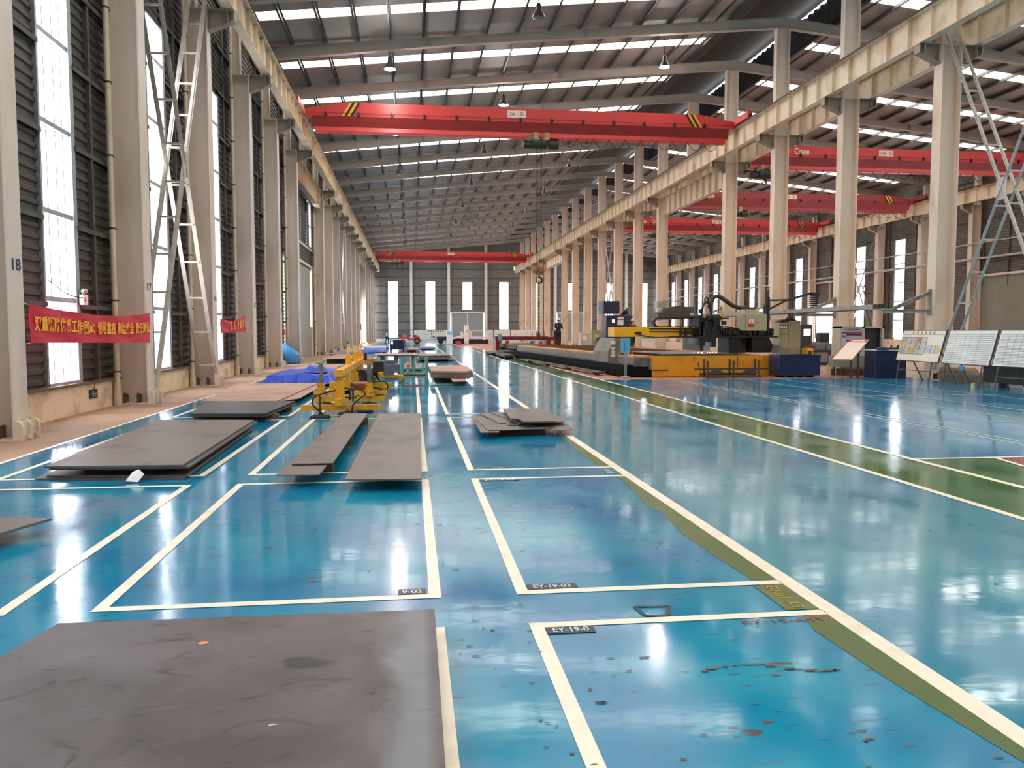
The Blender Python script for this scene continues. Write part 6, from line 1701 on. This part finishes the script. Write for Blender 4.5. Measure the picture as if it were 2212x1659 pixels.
# ------------------------------------------------------------ people
SKIN = mat('skin',(186,136,108),0.6,var=0.03)
def skin_mesh(name, verts, edges, radii, m, parent, root_i=0, sub=1):
    me = bpy.data.meshes.new(name); me.from_pydata(verts, edges, []); me.materials.append(m)
    o = bpy.data.objects.new(name, me); COL.objects.link(o); o.parent = parent
    mod = o.modifiers.new('skin','SKIN')
    sv = me.skin_vertices[0].data if me.skin_vertices else None
    if sv is None:
        me.skin_vertices.new() if hasattr(me.skin_vertices,'new') else None
        sv = me.skin_vertices[0].data
    for i,r_ in enumerate(radii):
        sv[i].radius = (r_,r_) if not isinstance(r_,tuple) else r_
        sv[i].use_root = (i==root_i)
    s = o.modifiers.new('sub','SUBSURF'); s.levels = sub; s.render_levels = sub
    for p in me.polygons: p.use_smooth = True
    return o
def person(loc, rz, label, pose, jacket, trousers, helmet, hair=(30,24,22), crouch=0.0):
    """1.70 m figure facing -Y before rotation; pose gives hand targets and stride"""
    root = empty('person', loc, rz, label, 'person')
    st_ = pose.get('stride',0.10)
    hip = 0.90; sh = 1.40
    # feet / legs
    J = {'pelvis':(0,0,hip),'belly':(0,0.0,1.08),'chest':(0,0.01,1.27),'neckb':(0,0.01,1.41),
         'hipL':(-0.10,0,hip-0.05),'kneeL':(-0.11,-st_*0.6-0.03,0.49),'ankL':(-0.12,-st_+0.03,0.09),
         'hipR':(0.10,0,hip-0.05),'kneeR':(0.11,st_*0.4-0.03,0.49),'ankR':(0.12,st_+0.03,0.09),
         'shL':(-0.19,0.01,sh-0.02),'shR':(0.19,0.01,sh-0.02)}
    hl, hr = Vector(pose['handL']), Vector(pose['handR'])
    def elbow(s_, h_):
        s_ = Vector(s_); mid = (s_+h_)/2; d = (h_-s_).length; off = max(0.02,(0.29**2-(d/2)**2))**0.5 if d < 0.56 else 0.02
        return mid + Vector((0.25 if s_.x>0 else -0.25,0.6,-0.75)).normalized()*off
    eL, eR = elbow(J['shL'],hl), elbow(J['shR'],hr)
    # body (skin): one continuous surface
    V = []; E_ = []; R_ = []; idx = {}
    def add(n, p, r_, prev=None):
        idx[n] = len(V); V.append(tuple(p)); R_.append(r_)
        if prev: E_.append((idx[prev],idx[n]))
    add('pelvis',J['pelvis'],(0.15,0.105)); add('belly',J['belly'],(0.135,0.10),'pelvis'); add('chest',J['chest'],(0.155,0.11),'belly'); add('neckb',J['neckb'],(0.075,0.07),'chest')
    add('neck',(0,0,1.48),(0.052,0.052),'neckb'); add('head0',(0,-0.01,1.56),(0.068,0.085),'neck'); add('head1',(0,-0.005,1.64),(0.074,0.092),'head0')
    for s_,e_,h_,tg in (('shL',eL,hl,'L'),('shR',eR,hr,'R')):
        add(s_,J[s_],0.06,'chest'); add('el'+tg,e_,0.043,s_); add('wr'+tg,h_,0.028,'el'+tg)
    for tg in 'LR':
        add('hip'+tg,J['hip'+tg],0.085,'pelvis'); add('kn'+tg,J['knee'+tg],0.058,'hip'+tg); add('an'+tg,J['ank'+tg],0.042,'kn'+tg)
    skin_mesh('body', V, E_, R_, SKIN, root)
    JM = mat('cloth_%s'%name_of(jacket), jacket, 0.8, var=0.1, scale=8); TM = mat('cloth_%s'%name_of(trousers), trousers, 0.8, var=0.1, scale=8)
    # jacket
    V2 = [J['pelvis'],J['belly'],J['chest'],J['neckb'],J['shL'],tuple(eL),tuple(Vector(eL).lerp(hl,0.88)),J['shR'],tuple(eR),tuple(Vector(eR).lerp(hr,0.88))]
    skin_mesh('jacket', V2, [(0,1),(1,2),(2,3),(2,4),(4,5),(5,6),(2,7),(7,8),(8,9)], [(0.175,0.13),(0.165,0.125),(0.18,0.135),(0.085,0.08),0.080,0.062,0.046,0.080,0.062,0.046], JM, root, 1)
    V3 = [(0,0,hip+0.04),J['hipL'],J['kneeL'],(J['ankL'][0],J['ankL'][1],0.10),J['hipR'],J['kneeR'],(J['ankR'][0],J['ankR'][1],0.10)]
    skin_mesh('trousers', V3, [(0,1),(1,2),(2,3),(0,4),(4,5),(5,6)], [(0.165,0.12),0.105,0.078,0.064,0.105,0.078,0.064], TM, root, 0)
    for tg in 'LR':
        a_ = J['ank'+tg]
        MB().bevbox(a_[0]-0.05,a_[0]+0.05,a_[1]-0.19,a_[1]+0.08,0.0,0.10,0.025).build('shoe', M_BLACK, root)
    # hands with fingers
    for tg,h_,e_ in (('L',hl,eL),('R',hr,eR)):
        d = (h_-Vector(e_)).normalized(); sd = d.cross(Vector((0,0,1)));  sd = sd.normalized() if sd.length>0.1 else Vector((1,0,0)); up = sd.cross(d)
        hm = MB(); hm.tube([h_-d*0.01,h_+d*0.035,h_+d*0.085],[0.026,0.034,0.030],8)
        for k,(o_,l_) in enumerate(((-0.026,0.058),(-0.009,0.068),(0.009,0.064),(0.026,0.050))):
            b0_ = h_+d*0.08+sd*o_; hm.tube([b0_,b0_+d*l_*0.5-up*0.008,b0_+d*l_*0.85-up*0.03],0.009,6)
        t0_ = h_+d*0.03+sd*(-0.03 if tg=='L' else 0.03); hm.tube([t0_,t0_+d*0.03+sd*(-0.02 if tg=='L' else 0.02),t0_+d*0.055+sd*(-0.022 if tg=='L' else 0.022)],0.010,6)
        hm.build('hand', SKIN, root)
    # face details, hair, helmet
    f = MB(); f.ball((-0.03,-0.088,1.62),0.011,0.008,0.007,8,6); f.ball((0.03,-0.088,1.62),0.011,0.008,0.007,8,6); f.build('eyes', M_BLACK, root)
    MB().prism([(-0.012,1.575),(0.012,1.575),(0.006,1.625),(-0.006,1.625)],'y',-0.115,-0.085).build('nose', SKIN, root)
    MB().box(-0.025,0.025,-0.098,-0.088,1.545,1.552).build('mouth', mat('lips',(150,90,80),0.6), root)
    MB().ball((-0.078,0.0,1.60),0.012,0.02,0.03,8,6).ball((0.078,0.0,1.60),0.012,0.02,0.03,8,6).build('ears', SKIN, root)
    MB().ball((0,0.02,1.645),0.083,0.092,0.085,14,10).build('hair', mat('hair_%s'%name_of(hair),hair,0.8), root)
    if helmet:
        HM = mat('helmet_%s'%name_of(helmet), helmet, 0.35, var=0.02)
        MB().lathe((0,0.0,1.655),[(0.135,0.0),(0.13,0.012),(0.112,0.02),(0.105,0.07),(0.075,0.11),(0.03,0.13),(0.001,0.132)],20).bevbox(-0.06,0.06,-0.165,-0.10,1.655,1.668,0.005).build('helmet', HM, root)
    return root
def name_of(c): return '%d_%d_%d' % tuple(c)
person((9.30,50.6,0.70), 2.7, 'worker in navy overalls and white helmet standing on the cutting table', {'handL':(-0.20,-0.38,1.12),'handR':(0.16,-0.42,1.16),'stride':0.05}, (24,30,44), (22,26,38), (236,226,214))
person((13.35,47.5,0.62), 0.5, 'worker in red and dark jacket with tan helmet behind the yellow beam', {'handL':(-0.22,-0.34,1.08),'handR':(0.22,-0.36,1.05),'stride':0.06}, (120,40,40), (30,30,34), (220,184,140))
MB().box(12.9,13.8,47.1,47.9,0,0.62).build('step_platform', M_DARK); tag(bpy.data.objects['step_platform'],'dark step platform under the worker in the tan helmet','platform')
person((-3.44,109.6,0.0), 1.9, 'distant walker in light blue shirt and dark trousers near the end wall', {'handL':(-0.24,-0.22,0.98),'handR':(0.24,-0.14,0.86),'stride':0.22}, (150,170,200), (34,38,54), None)

# ------------------------------------------------------------ lettering becomes plain mesh
bpy.context.view_layer.update()
dg = bpy.context.evaluated_depsgraph_get()
for o in [o for o in bpy.data.objects if o.type == 'FONT']:
    me = bpy.data.meshes.new_from_object(o.evaluated_get(dg))
    n = bpy.data.objects.new('lettering', me); nm = o.name.split('.')[0]
    COL.objects.link(n)
    n.parent = o.parent; n.matrix_parent_inverse = o.matrix_parent_inverse.copy()
    n.location = o.location; n.rotation_euler = o.rotation_euler; n.scale = o.scale
    for c in list(o.children): c.parent = n
    bpy.data.objects.remove(o, do_unlink=True)
    n.name = nm
